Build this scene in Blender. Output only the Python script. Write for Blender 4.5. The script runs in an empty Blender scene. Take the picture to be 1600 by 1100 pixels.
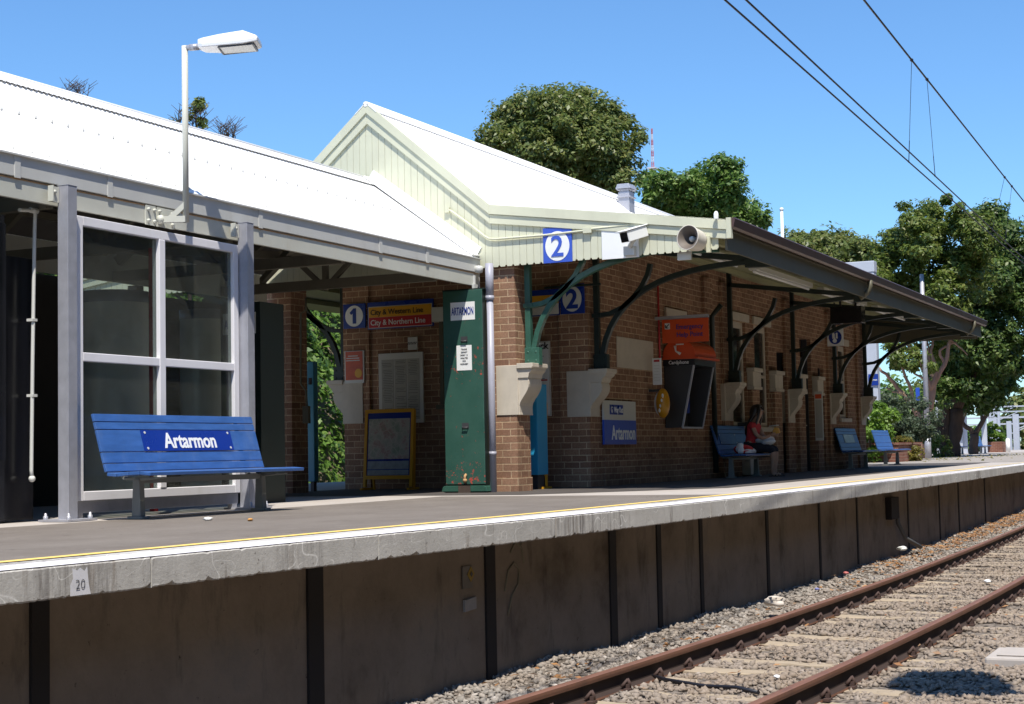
import bpy, bmesh, math, random
import numpy as np
from mathutils import Vector, Matrix

# ---------------------------------------------------------------- camera, sky, sun
S = bpy.context.scene
COL = S.collection
RR = np.array([[0.43124793718082255, -0.9020126850960768, -0.019958271544679017],
               [-0.048733885540078535, -0.045376703473586244, 0.9977805185420473],
               [0.9009163252363961, 0.42931814625943315, 0.06352719272022105]])
FPX, CAMZ = 2484.8, 0.522
cam_d = bpy.data.cameras.new("camera")
cam = bpy.data.objects.new("camera", cam_d)
COL.objects.link(cam)
M = Matrix.Identity(4)
for i in range(3):
    M[i][0] = RR[0][i]; M[i][1] = RR[1][i]; M[i][2] = -RR[2][i]
M[2][3] = CAMZ
cam.matrix_world = M
cam_d.sensor_width = 36.0
cam_d.lens = FPX / 1600 * 36.0
cam_d.clip_start = 0.1
cam_d.clip_end = 6000
S.camera = cam

SUN_D = Vector((0.42, 0.26, -1.0)).normalized()
sun_l = bpy.data.lights.new("sun", 'SUN')
sun_l.energy = 5.0
sun_l.angle = math.radians(0.53)
sun_l.color = (1.0, 0.94, 0.84)
sun = bpy.data.objects.new("sun", sun_l)
COL.objects.link(sun)
sun.rotation_euler = SUN_D.to_track_quat('-Z', 'Y').to_euler()
sun.location = (0, 0, 40)

world = bpy.data.worlds.new("World")
S.world = world
world.use_nodes = True
nt = world.node_tree
nt.nodes.clear()
sky = nt.nodes.new("ShaderNodeTexSky")
sky.sky_type = 'NISHITA'
sky.sun_disc = False
sky.sun_elevation = math.asin(-SUN_D.z)
sky.sun_rotation = math.atan2(-SUN_D.x, -SUN_D.y)
sky.air_density = 1.0
sky.dust_density = 0.15
sky.ozone_density = 3.0
bg = nt.nodes.new("ShaderNodeBackground")
bg.inputs[1].default_value = 0.13
wo = nt.nodes.new("ShaderNodeOutputWorld")
tint = nt.nodes.new("ShaderNodeMix")
tint.data_type = 'RGBA'; tint.blend_type = 'MULTIPLY'; tint.inputs[0].default_value = 1.0
tint.inputs[7].default_value = (0.62, 0.88, 1.10, 1)
nt.links.new(sky.outputs[0], tint.inputs[6])
nt.links.new(tint.outputs[2], bg.inputs[0])
nt.links.new(bg.outputs[0], wo.inputs[0])

S.view_settings.view_transform = 'Standard'
S.view_settings.look = 'None'
S.view_settings.exposure = 0.36
S.view_settings.gamma = 1.0
S.view_settings.use_curve_mapping = False

random.seed(11)
rng = np.random.default_rng(7)

# ---------------------------------------------------------------- measuring helpers
def ray(px, py):
    return RR.T @ np.array([(px - 800) / FPX, -(py - 550) / FPX, 1.0])
def G(px, py, z=0.0):
    d = ray(px, py); t = (z - CAMZ) / d[2]
    return Vector((d[0]*t, d[1]*t, z))
def PX(px, py, X):
    d = ray(px, py); t = X / d[0]
    return Vector((X, d[1]*t, CAMZ + d[2]*t))
def PY(px, py, Y):
    d = ray(px, py); t = Y / d[1]
    return Vector((d[0]*t, Y, CAMZ + d[2]*t))
def PD(px, py, D):
    d = ray(px, py)
    return Vector((d[0]*D, d[1]*D, CAMZ + d[2]*D))

# ---------------------------------------------------------------- mesh helpers
WL = {}
class MB:
    def __init__(s): s.v = []; s.f = []; s.mi = []; s.sm = []
    def add(s, vs, fs, mi=0, sm=False):
        o = len(s.v); s.v += [tuple(p) for p in vs]
        for f in fs: s.f.append(tuple(i + o for i in f)); s.mi.append(mi); s.sm.append(sm)
        return s
    def box(s, x0, x1, y0, y1, z0, z1, mi=0):
        x0, x1 = sorted((x0, x1)); y0, y1 = sorted((y0, y1)); z0, z1 = sorted((z0, z1))
        vs = [(x0,y0,z0),(x1,y0,z0),(x1,y1,z0),(x0,y1,z0),(x0,y0,z1),(x1,y0,z1),(x1,y1,z1),(x0,y1,z1)]
        return s.add(vs, [(0,3,2,1),(4,5,6,7),(0,1,5,4),(1,2,6,5),(2,3,7,6),(3,0,4,7)], mi)
    def bar(s, p, q, w, h, up=(0,0,1), mi=0):
        p = Vector(p); q = Vector(q); d = (q - p).normalized(); u = Vector(up)
        if abs(d.dot(u)) > .98: u = Vector((1,0,0))
        r = d.cross(u).normalized(); u = r.cross(d)
        vs = []
        for c in (p, q):
            for a, b in ((-1,-1),(1,-1),(1,1),(-1,1)): vs.append(c + r*(a*w/2) + u*(b*h/2))
        return s.add(vs, [(0,1,2,3),(7,6,5,4),(0,4,5,1),(1,5,6,2),(2,6,7,3),(3,7,4,0)], mi)
    def tube(s, pts, r, n=8, cap=True, mi=0, sm=True):
        pts = [Vector(p) for p in pts]; k = len(pts)
        rs = r if isinstance(r, (list, tuple)) else [r]*k
        vs = []; prev = None
        for i, p in enumerate(pts):
            d = (pts[min(i+1, k-1)] - pts[max(i-1, 0)])
            if d.length < 1e-9: d = Vector((0,0,1))
            d.normalize()
            if prev is None:
                u = Vector((0,0,1)) if abs(d.z) < .9 else Vector((1,0,0))
                a = d.cross(u).normalized()
            else:
                a = (prev - d*prev.dot(d))
                if a.length < 1e-6: a = d.orthogonal()
                a.normalize()
            b = d.cross(a); prev = a
            for j in range(n):
                t = 2*math.pi*j/n
                vs.append(p + a*(math.cos(t)*rs[i]) + b*(math.sin(t)*rs[i]))
        fs = []
        for i in range(k-1):
            for j in range(n):
                fs.append((i*n+j, i*n+(j+1) % n, (i+1)*n+(j+1) % n, (i+1)*n+j))
        s.add(vs, fs, mi, sm)
        if cap:
            o = len(s.v) - len(vs)
            s.f.append(tuple(o + j for j in reversed(range(n)))); s.mi.append(mi); s.sm.append(False)
            s.f.append(tuple(o + (k-1)*n + j for j in range(n))); s.mi.append(mi); s.sm.append(False)
        return s
    def prism(s, poly, axis, a, b, mi=0):
        # poly: 2-d points; axis 'x' -> (y,z), 'y' -> (x,z), 'z' -> (x,y)
        def P(u, v, w):
            return (w,u,v) if axis == 'x' else ((u,w,v) if axis == 'y' else (u,v,w))
        n = len(poly)
        ar = sum(poly[i][0]*poly[(i+1) % n][1] - poly[(i+1) % n][0]*poly[i][1] for i in range(n))
        if a > b: a, b = b, a
        vs = [P(u,v,a) for u,v in poly] + [P(u,v,b) for u,v in poly]
        fs = [tuple(reversed(range(n))), tuple(range(n, 2*n))] + [(i,(i+1) % n,n+(i+1) % n,n+i) for i in range(n)]
        if (ar < 0) != (axis == 'y'): fs = [tuple(reversed(f)) for f in fs]
        return s.add(vs, fs, mi)
    def lathe(s, prof, c=(0,0,0), n=20, axis='z', mi=0, sm=True):
        c = Vector(c); vs = []; k = len(prof)
        for r, h in prof:
            for j in range(n):
                t = 2*math.pi*j/n; a, b = r*math.cos(t), r*math.sin(t)
                vs.append(c + (Vector((a,b,h)) if axis == 'z' else (Vector((h,a,b)) if axis == 'x' else Vector((b,h,a)))))
        fs = [(i*n+j, i*n+(j+1) % n, (i+1)*n+(j+1) % n, (i+1)*n+j) for i in range(k-1) for j in range(n)]
        return s.add(vs, fs, mi, sm)
    def ball(s, c, r, n=10, mi=0):
        r = r if isinstance(r, (tuple, list)) else (r,r,r)
        prof = [(math.sin(math.pi*i/n), -math.cos(math.pi*i/n)) for i in range(n+1)]
        m = MB().lathe(prof, n=n+4)
        return s.add([(c[0]+x*r[0], c[1]+y*r[1], c[2]+z*r[2]) for x,y,z in m.v], m.f, mi, True)
    def quad(s, a, b, c, d, mi=0): return s.add([a,b,c,d], [(0,1,2,3)], mi)
    def slab(s, O, R, U, w, h, t, mi=0, off=0.0):
        # board with its face on the plane through O (centre), R right, U up; thickness t behind the face
        O, R, U = Vector(O), Vector(R), Vector(U); N = R.cross(U)
        F = O + N*off; vs = []
        for k in (0, -t):
            for a, b in ((-1,-1),(1,-1),(1,1),(-1,1)): vs.append(F + R*(a*w/2) + U*(b*h/2) + N*k)
        return s.add(vs, [(0,1,2,3),(7,6,5,4),(4,5,1,0),(5,6,2,1),(6,7,3,2),(7,4,0,3)], mi)
    def disc(s, O, R, U, rx, ry=None, n=36, mi=0, off=0.0, t=0.004):
        ry = ry or rx
        O, R, U = Vector(O), Vector(R), Vector(U); N = R.cross(U); F = O + N*off
        vs = [F + R*(rx*math.cos(2*math.pi*i/n)) + U*(ry*math.sin(2*math.pi*i/n)) for i in range(n)]
        vs += [p - N*t for p in vs]
        return s.add(vs, [tuple(range(n))] + [(n+i, n+(i+1) % n, (i+1) % n, i) for i in range(n)], mi)
    def text(s, txt, O, R, U, h, mi=0, off=0.006, bold=0.0, align='CENTER', sx=1.0, depth=0.002, w=None):
        O, R, U = Vector(O), Vector(R), Vector(U); N = R.cross(U)
        cu = bpy.data.curves.new("t", 'FONT'); cu.body = txt; cu.size = 1.0; cu.align_x = align
        cu.offset = bold; cu.extrude = 0.01; cu.resolution_u = 3
        ob = bpy.data.objects.new("t", cu); COL.objects.link(ob)
        dg = bpy.context.evaluated_depsgraph_get()
        me = bpy.data.meshes.new_from_object(ob.evaluated_get(dg))
        k = h / 0.70
        cy = 0.345
        if w:
            xs_ = [v.co.x for v in me.vertices]; sx = w/((max(xs_)-min(xs_))*k)
        vs = [O + R*(v.co.x*k*sx) + U*((v.co.y - cy)*k) + N*(off + v.co.z*depth/.01) for v in me.vertices]
        s.add(vs, [tuple(p.vertices) for p in me.polygons], mi)
        bpy.data.objects.remove(ob); bpy.data.curves.remove(cu); bpy.data.meshes.remove(me)
        return s
    def build(s, name, mat, parent=None, loc=None, bevel=0, label=None, shape_only=False):
        L = WL.get(parent, Vector((0,0,0))) if parent is not None else (Vector(loc) if loc is not None else s.base())
        me = bpy.data.meshes.new(name)
        me.from_pydata([(x-L.x, y-L.y, z-L.z) for x,y,z in s.v], [], s.f)
        for m in (mat if isinstance(mat, (list, tuple)) else [mat]): me.materials.append(m)
        me.polygons.foreach_set("material_index", s.mi)
        me.polygons.foreach_set("use_smooth", s.sm)
        me.update()
        o = bpy.data.objects.new(name, me); COL.objects.link(o)
        if parent is not None: o.parent = parent; WL[o] = L
        else: o.location = L; WL[o] = L
        if bevel:
            b = o.modifiers.new("bevel", 'BEVEL'); b.width = bevel; b.segments = 2; b.limit_method = 'ANGLE'
            b.angle_limit = math.radians(40)
        if label: o["label"] = label
        return o
    def base(s):
        a = np.array(s.v); c = (a.min(0) + a.max(0))/2
        return Vector((c[0], c[1], a[:,2].min()))

def np_mesh(name, V, Q, mat, parent=None, smooth=False, attr=None):
    V = np.asarray(V, np.float32); Q = np.asarray(Q, np.int32)
    L = WL.get(parent, Vector((0,0,0))) if parent is not None else Vector((0,0,0))
    V = V - np.array(L, np.float32)
    me = bpy.data.meshes.new(name)
    k = Q.shape[1]; n = len(Q)
    me.vertices.add(len(V)); me.vertices.foreach_set("co", V.ravel())
    me.loops.add(n*k); me.loops.foreach_set("vertex_index", Q.ravel())
    me.polygons.add(n); me.polygons.foreach_set("loop_start", np.arange(0, n*k, k, dtype=np.int32))
    me.polygons.foreach_set("loop_total", np.full(n, k, np.int32))
    me.update(calc_edges=True); me.validate()
    if smooth: me.polygons.foreach_set("use_smooth", [True]*len(me.polygons))
    me.materials.append(mat)
    o = bpy.data.objects.new(name, me); COL.objects.link(o)
    if parent is not None: o.parent = parent; WL[o] = L
    return o

def empty(name, loc, label, cat, group=None):
    o = bpy.data.objects.new(name, None); COL.objects.link(o); o.empty_display_size = .2
    o.location = loc; WL[o] = Vector(loc)
    return tag(o, label, cat, group)
def tag(o, label, cat, group=None):
    o["label"] = label; o["category"] = cat
    if group: o["group"] = group
    return o
def struct(o): o["kind"] = "structure"; return o
def copy_tree(o, parent=None):
    c = o.copy(); COL.objects.link(c)
    if parent is not None: c.parent = parent
    for ch in list(o.children): copy_tree(ch, c)
    return c

# ---------------------------------------------------------------- materials
def new_mat(name):
    m = bpy.data.materials.new(name); m.use_nodes = True
    t = m.node_tree; b = t.nodes["Principled BSDF"]
    return m, t, b
def N(t, typ, **kw):
    n = t.nodes.new(typ)
    for k, v in kw.items(): setattr(n, k, v)
    return n
def ramp(t, fac, stops):
    r = N(t, "ShaderNodeValToRGB"); e = r.color_ramp.elements
    while len(e) < len(stops): e.new(.5)
    for i, (p, c) in enumerate(stops):
        e[i].position = p; e[i].color = (c[0], c[1], c[2], 1) if not isinstance(c, (int, float)) else (c,c,c,1)
    t.links.new(fac, r.inputs[0]); return r.outputs[0]
def noise(t, scale, detail=4, rough=.6, vec=None, stretch=None, coord='Position'):
    n = N(t, "ShaderNodeTexNoise"); n.inputs["Scale"].default_value = scale
    n.inputs["Detail"].default_value = detail; n.inputs["Roughness"].default_value = rough
    if vec is None:
        if coord == 'Position': vec = N(t, "ShaderNodeNewGeometry").outputs["Position"]
        else: vec = N(t, "ShaderNodeTexCoord").outputs["Object"]
    if stretch:
        mp = N(t, "ShaderNodeMapping"); mp.inputs["Scale"].default_value = stretch
        t.links.new(vec, mp.inputs["Vector"]); vec = mp.outputs[0]
    t.links.new(vec, n.inputs["Vector"]); return n.outputs[0]
def mix(t, fac, a, b, mode='MIX'):
    n = N(t, "ShaderNodeMix", data_type='RGBA', blend_type=mode)
    for k, v in ((0, fac), (6, a), (7, b)):
        s = n.inputs[k]
        if hasattr(v, "is_output"): t.links.new(v, s)
        elif k == 0: s.default_value = v
        elif isinstance(v, (int, float)): s.default_value = (v,v,v,1)
        else: s.default_value = (v[0], v[1], v[2], 1)
    return n.outputs[2]
def bump(t, b, h, strength=.3, dist=.01):
    n = N(t, "ShaderNodeBump"); n.inputs["Strength"].default_value = strength; n.inputs["Distance"].default_value = dist
    t.links.new(h, n.inputs["Height"]); t.links.new(n.outputs[0], b.inputs["Normal"])
def paint(name, col, rough=.5, var=.12, scale=6, metal=0.0, bmp=.05, dirt=None, dirt_amt=.35, stretch=None, spec=.5):
    m, t, b = new_mat(name)
    n1 = noise(t, scale, 5, .65, stretch=stretch, coord='Object')
    c = ramp(t, n1, [(.25, tuple(x*(1-var) for x in col)), (.75, tuple(min(1, x*(1+var)) for x in col))])
    if dirt:
        n2 = noise(t, 3.1, 8, .72, stretch=(1,1,.35), coord='Object')
        f = ramp(t, n2, [(.52, 0.0), (.72, dirt_amt)])
        c = mix(t, f, c, dirt)
    t.links.new(c, b.inputs["Base Color"])
    r = ramp(t, n1, [(.2, max(0, rough-.08)), (.8, min(1, rough+.08))]); t.links.new(r, b.inputs["Roughness"])
    b.inputs["Metallic"].default_value = metal
    b.inputs["Specular IOR Level"].default_value = spec
    if bmp: bump(t, b, noise(t, 60, 3, coord='Object'), bmp, .004)
    return m

def brick_mat(name, c1, c2, mortar, dark=1.0):
    m, t, b = new_mat(name)
    pos = N(t, "ShaderNodeNewGeometry").outputs["Position"]
    sp = N(t, "ShaderNodeSeparateXYZ"); t.links.new(pos, sp.inputs[0])
    ad = N(t, "ShaderNodeMath", operation='ADD'); t.links.new(sp.outputs[0], ad.inputs[0]); t.links.new(sp.outputs[1], ad.inputs[1])
    cb = N(t, "ShaderNodeCombineXYZ"); t.links.new(ad.outputs[0], cb.inputs[0]); t.links.new(sp.outputs[2], cb.inputs[1])
    br = N(t, "ShaderNodeTexBrick")
    br.offset = .5; br.inputs["Scale"].default_value = 1.0
    br.inputs["Brick Width"].default_value = .242; br.inputs["Row Height"].default_value = .0955
    br.inputs["Mortar Size"].default_value = .0075; br.inputs["Mortar Smooth"].default_value = .25; br.inputs["Bias"].default_value = 0
    br.inputs["Color1"].default_value = (*c1, 1); br.inputs["Color2"].default_value = (*c2, 1); br.inputs["Mortar"].default_value = (*mortar, 1)
    wob = noise(t, 9, 3)
    v2 = N(t, "ShaderNodeVectorMath", operation='MULTIPLY_ADD')
    t.links.new(wob, v2.inputs[0]); v2.inputs[1].default_value = (.012,.012,0); t.links.new(cb.outputs[0], v2.inputs[2])
    t.links.new(v2.outputs[0], br.inputs["Vector"])
    n2 = noise(t, 1.3, 6, .7)
    c = mix(t, ramp(t, n2, [(.32, .05), (.72, .75)]), br.outputs[0], tuple(x*.42 for x in c1))
    n3 = noise(t, 40, 4)
    c = mix(t, .5, c, ramp(t, n3, [(.3, .35), (.7, .75)]), 'OVERLAY')
    t.links.new(c, b.inputs["Base Color"]); b.inputs["Roughness"].default_value = .9
    b.inputs["Specular IOR Level"].default_value = .2
    inv = N(t, "ShaderNodeMath", operation='SUBTRACT'); inv.inputs[0].default_value = 1; t.links.new(br.outputs[1], inv.inputs[1])
    bump(t, b, inv.outputs[0], .5, .008)
    return m

BRICK = brick_mat("brown brick", (.40,.235,.15), (.235,.125,.082), (.64,.48,.31))
BRICK_RED = brick_mat("red brick", (.30,.13,.09), (.24,.10,.075), (.40,.33,.26))
CREAM = paint("cream timber paint", (.62,.625,.475), .55, .05, 3, dirt=(.45,.44,.34), dirt_amt=.25)
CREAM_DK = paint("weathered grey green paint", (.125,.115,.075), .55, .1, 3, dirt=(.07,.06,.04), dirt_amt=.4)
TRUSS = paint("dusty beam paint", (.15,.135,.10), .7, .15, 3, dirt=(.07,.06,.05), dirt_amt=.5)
SHADE_LINING = paint("shade dark roof sheet", (.12,.11,.10), .9, .2, 2)  # for a dark sheet added to make the canopy underside look shaded
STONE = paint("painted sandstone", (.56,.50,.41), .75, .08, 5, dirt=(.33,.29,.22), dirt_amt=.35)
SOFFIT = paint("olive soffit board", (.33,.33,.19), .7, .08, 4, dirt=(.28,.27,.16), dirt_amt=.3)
WHITE_ROOF = paint("white roof steel", (.86,.86,.85), .42, .02, 4, bmp=0, dirt=(.70,.69,.66), dirt_amt=.25)
GUTTER_GREY = paint("pale grey steel", (.56,.565,.545), .45, .04, 3, dirt=(.40,.38,.33), dirt_amt=.3)
FASCIA = paint("grey cream beam paint", (.55,.555,.49), .5, .05, 3, dirt=(.42,.33,.22), dirt_amt=.3)
RUST = paint("rust line", (.42,.25,.12), .9, .25, 12)
GALV = paint("galvanised steel", (.42,.425,.47), .42, .12, 8, metal=.35, dirt=(.28,.28,.31), dirt_amt=.3)
PIPE = paint("grey downpipe paint", (.36,.36,.42), .4, .06, 4, dirt=(.3,.3,.32), dirt_amt=.3)
WHITE_FRAME = paint("white powder coat", (.80,.79,.82), .4, .03, 4, dirt=(.6,.58,.56), dirt_amt=.3)
GREEN_IRON = paint("dark green iron paint", (.035,.105,.075), .38, .2, 5, dirt=(.02,.04,.03), dirt_amt=.3)
DARK_IRON = paint("near black and shaded green iron paint", (.012,.022,.018), .45, .2, 5)
BROWN_GUTTER = paint("brown gutter paint", (.085,.045,.04), .45, .15, 3, dirt=(.05,.03,.03), dirt_amt=.4)
BLUE_SLAT = paint("blue painted timber", (.038,.115,.34), .42, .22, 3.5, stretch=(1,5,5), dirt=(.12,.19,.36), dirt_amt=.45)
SIGN_BLUE = paint("sign blue", (.008,.035,.27), .3, .03, 3, bmp=0)
SIGN_BLUE2 = paint("sign royal blue", (.03,.09,.52), .35, .04, 3, bmp=0)
SIGN_WHITE = paint("sign white", (.84,.85,.84), .35, .02, 3, bmp=0)
SIGN_GREY = paint("sign pale grey", (.62,.62,.58), .4, .03, 3, bmp=0)
SIGN_BLACK = paint("sign black", (.012,.012,.016), .4, .05, 3, bmp=0)
SIGN_YEL = paint("sign yellow", (.72,.36,.02), .4, .04, 3, bmp=0)
SIGN_RED = paint("sign red", (.50,.025,.035), .4, .04, 3, bmp=0)
SIGN_ORANGE = paint("sign orange", (.70,.085,.015), .38, .05, 3, bmp=0)
LEG_GREY = paint("grey cast leg", (.21,.22,.21), .5, .1, 6, dirt=(.2,.19,.16), dirt_amt=.4)
STEEL = paint("brushed stainless", (.80,.78,.70), .38, .06, 3, metal=.1, stretch=(30,30,.6), bmp=0)
BLACKBOX = paint("black enamel", (.006,.006,.008), .22, .1, 3, bmp=0)
DARKGREY = paint("dark grey steel", (.05,.05,.055), .5, .1, 5)
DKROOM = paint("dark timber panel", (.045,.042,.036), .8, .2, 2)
LAMP_WHITE = paint("lamp housing", (.74,.75,.77), .35, .03, 4, bmp=0)
CONC = paint("pale concrete", (.42,.38,.345), .85, .10, 2.2, bmp=.15, dirt=(.28,.26,.23), dirt_amt=.4)
MACHINE_BLUE = paint("bright blue panel", (.03,.36,.66), .4, .04, 3, bmp=0)
LIGHT_BLUE = paint("machine sky blue", (.04,.24,.36), .4, .04, 3, bmp=0)

def asphalt():
    m, t, b = new_mat("weathered asphalt")
    n1 = noise(t, 1.1, 7, .7); n2 = noise(t, 160, 3, .7); n3 = noise(t, .35, 3, .5, stretch=(1,3,1))
    c = ramp(t, n1, [(.3, (.145,.124,.106)), (.7, (.20,.175,.152))])
    c = mix(t, .55, c, ramp(t, n2, [(.3, .30), (.72, .72)]), 'OVERLAY')
    c = mix(t, ramp(t, n3, [(.5, 0.0), (.7, .3)]), c, (.24,.215,.19))
    ck = ramp(t, noise(t, .9, 3, .55), [(.497, 0.0), (.5, .55), (.503, 0.0)])
    c = mix(t, mix(t, 1.0, ck, ramp(t, noise(t, .5, 2), [(.45, 0.0), (.55, 1.0)]), 'MULTIPLY'), c, (.05,.042,.036))
    vg = N(t, "ShaderNodeTexVoronoi"); vg.inputs["Scale"].default_value = 3.2; t.links.new(N(t, "ShaderNodeNewGeometry").outputs["Position"], vg.inputs["Vector"])
    c = mix(t, ramp(t, vg.outputs["Distance"], [(.0, .6), (.055, .5), (.07, 0.0)]), c, (.075,.066,.06))
    c = mix(t, ramp(t, noise(t, 4.2, 4, .6, stretch=(1,1.6,1)), [(.60, 0.0), (.64, .3)]), c, (.25,.22,.195))
    t.links.new(c, b.inputs["Base Color"]); b.inputs["Roughness"].default_value = .9
    b.inputs["Specular IOR Level"].default_value = .25
    bump(t, b, n2, .5, .004); return m
ASPHALT = asphalt()

def line_paint(name, col, under, wear):
    m, t, b = new_mat(name)
    n = noise(t, 7, 8, .75, stretch=(.4,2.2,1))
    c = mix(t, ramp(t, n, [(.5, 0.0), (.66, wear)]), col, under)
    t.links.new(c, b.inputs["Base Color"]); b.inputs["Roughness"].default_value = .7; return m
WHITE_LINE = line_paint("worn white line", (.80,.77,.79), (.50,.47,.50), .75)
YELLOW_LINE = line_paint("worn yellow line", (.85,.60,.16), (.60,.48,.28), .6)

def coping():
    m, t, b = new_mat("weathered coping concrete")
    n1 = noise(t, 2.2, 8, .7); n2 = noise(t, 9, 6, .7, stretch=(1,1,.12)); n3 = noise(t, 45, 4, .7)
    c = ramp(t, n1, [(.28, (.40,.385,.36)), (.7, (.56,.545,.515))])
    c = mix(t, ramp(t, n2, [(.585, 0.0), (.68, .75)]), c, (.15,.13,.115))
    n5 = noise(t, .55, 4, .6, stretch=(1,1,.05))
    st = mix(t, 1.0, ramp(t, n5, [(.545, 0.0), (.62, 1.0)]), ramp(t, noise(t, 26, 4, .7, stretch=(1,1,.1)), [(.40, 0.0), (.62, .8)]), 'MULTIPLY')
    c = mix(t, st, c, (.10,.085,.08))
    # pale scratches left on the face, pits and short drips
    for sc_, wd, ms in ((1.7, .0035, 2.1), (3.6, .004, 3.7)):
        l = ramp(t, noise(t, sc_, 1.5, .4, stretch=(1,1,1.6)), [(.5-wd*1.6, 0.0), (.5, .85), (.5+wd*1.6, 0.0)])
        sc = mix(t, 1.0, l, ramp(t, noise(t, ms, 3), [(.46, 0.0), (.58, 1.0)]), 'MULTIPLY')
        c = mix(t, sc, c, (.80,.79,.76))
    c = mix(t, ramp(t, noise(t, 38, 3, .6), [(.66, 0.0), (.70, .7)]), c, (.14,.12,.11))
    c = mix(t, ramp(t, noise(t, 5.0, 5, .6, stretch=(2.2,2.2,.25)), [(.60, 0.0), (.70, .6)]), c, (.24,.20,.165))
    t.links.new(c, b.inputs["Base Color"]); b.inputs["Roughness"].default_value = .9
    b.inputs["Specular IOR Level"].default_value = .2
    bump(t, b, n3, .35, .006); return m
COPING = coping()

def wall_conc():
    m, t, b = new_mat("stained wall concrete")
    n1 = noise(t, .9, 8, .68); n2 = noise(t, 3.2, 7, .7, stretch=(1,1,.25)); n3 = noise(t, 14, 6, .75); n4 = noise(t, 1.7, 5, .6)
    c = ramp(t, n1, [(.30, (.10,.08,.062)), (.45, (.215,.175,.138)), (.58, (.26,.215,.172)), (.75, (.19,.17,.148))])
    c = mix(t, ramp(t, n2, [(.56, 0.0), (.76, .75)]), c, (.05,.043,.038))
    c = mix(t, ramp(t, n3, [(.64, 0.0), (.71, .8)]), c, (.022,.02,.018))
    c = mix(t, ramp(t, n4, [(.60, 0.0), (.78, .4)]), c, (.15,.095,.065))
    t.links.new(c, b.inputs["Base Color"]); b.inputs["Roughness"].default_value = .95
    b.inputs["Specular IOR Level"].default_value = .1
    bump(t, b, noise(t, 30, 5), .4, .006); return m
WALLC = wall_conc()
POSTM = paint("dark rusted steel post", (.016,.013,.013), .85, .3, 5)

def stone_mat():
    m, t, b = new_mat("ballast stone")
    g = N(t, "ShaderNodeNewGeometry")
    c = ramp(t, g.outputs["Random Per Island"], [(0, (.19,.175,.16)), (.35, (.27,.25,.225)), (.7, (.33,.295,.26)), (.96, (.29,.26,.235)), (1, (.52,.48,.44))])
    n = noise(t, .8, 4, .6)
    c = mix(t, ramp(t, n, [(.4, 0.0), (.75, .6)]), c, (.27,.20,.145))
    sp_ = N(t, "ShaderNodeSeparateXYZ"); t.links.new(g.outputs["Position"], sp_.inputs[0])
    mr_ = N(t, "ShaderNodeMapRange"); t.links.new(sp_.outputs[1], mr_.inputs[0]); mr_.inputs[1].default_value = 4.75; mr_.inputs[2].default_value = 4.2
    c = mix(t, mr_.outputs[0], c, mix(t, .5, c, (.25,.185,.13)))
    c = mix(t, .35, c, ramp(t, noise(t, 60, 3), [(.3, .3), (.7, .7)]), 'OVERLAY')
    t.links.new(c, b.inputs["Base Color"]); b.inputs["Roughness"].default_value = .95; b.inputs["Specular IOR Level"].default_value = .2
    return m
STONES = stone_mat()
def bed_mat():
    m, t, b = new_mat("ballast bed")
    v = N(t, "ShaderNodeTexVoronoi"); v.inputs["Scale"].default_value = 22
    t.links.new(N(t, "ShaderNodeNewGeometry").outputs["Position"], v.inputs["Vector"])
    c = ramp(t, v.outputs["Distance"], [(0.0, (.31,.265,.22)), (.5, (.19,.16,.135)), (.8, (.07,.06,.05))])
    c = mix(t, .4, c, ramp(t, noise(t, 1.2, 5), [(.3, .35), (.7, .65)]), 'OVERLAY')
    t.links.new(c, b.inputs["Base Color"]); b.inputs["Roughness"].default_value = 1; b.inputs["Specular IOR Level"].default_value = .1
    inv = N(t, "ShaderNodeMath", operation='SUBTRACT'); inv.inputs[0].default_value = 1; t.links.new(v.outputs["Distance"], inv.inputs[1])
    bump(t, b, inv.outputs[0], 1.0, .03); return m
BED = bed_mat()
RAILM = paint("rusted rail steel", (.205,.098,.062), .62, .22, 7, metal=.15, stretch=(.3,4,4), dirt=(.10,.055,.04), dirt_amt=.5)
RAIL_SHADE = paint("shade dark rail web", (.035,.02,.015), .85, .3, 7, stretch=(.3,4,4))  # web coloured near black for the shadow under the rail head
CLIPM = paint("rusted clip", (.07,.04,.032), .8, .2, 20)
SLEEP = paint("weathered sleeper", (.36,.29,.205), .95, .2, 5, stretch=(8,1,8), bmp=.2, dirt=(.22,.17,.12), dirt_amt=.6)
EARTH = paint("dry earth", (.20,.16,.115), .95, .2, .8, bmp=.2, dirt=(.10,.12,.05), dirt_amt=.6)

def leaf_mat(name, cols, trans=.42):
    m, t, b = new_mat(name)
    g = N(t, "ShaderNodeNewGeometry")
    k = len(cols) - 1
    c = ramp(t, g.outputs["Random Per Island"], [(i/k, cc) for i, cc in enumerate(cols)])
    n = noise(t, .55, 3)
    c = mix(t, ramp(t, n, [(.35, 0.0), (.7, .55)]), c, cols[0])
    t.links.new(c, b.inputs["Base Color"]); b.inputs["Roughness"].default_value = .45; b.inputs["Specular IOR Level"].default_value = .5
    tr = N(t, "ShaderNodeBsdfTranslucent"); t.links.new(c, tr.inputs[0])
    ms = N(t, "ShaderNodeMixShader"); ms.inputs[0].default_value = trans
    out = t.nodes["Material Output"]
    t.links.new(b.outputs[0], ms.inputs[1]); t.links.new(tr.outputs[0], ms.inputs[2]); t.links.new(ms.outputs[0], out.inputs[0])
    return m
LEAF_OLIVE = leaf_mat("olive leaf", [(.085,.13,.032), (.155,.205,.048), (.23,.27,.07), (.28,.26,.09)])
LEAF_GREEN = leaf_mat("green leaf", [(0.055,0.117,0.024), (0.117,0.226,0.039), (0.188,0.312,0.062), (0.266,0.344,0.094)])
LEAF_YEL = leaf_mat("yellow green leaf", [(.085,.135,.025), (.14,.205,.038), (.195,.26,.05), (.25,.25,.065)])
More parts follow.
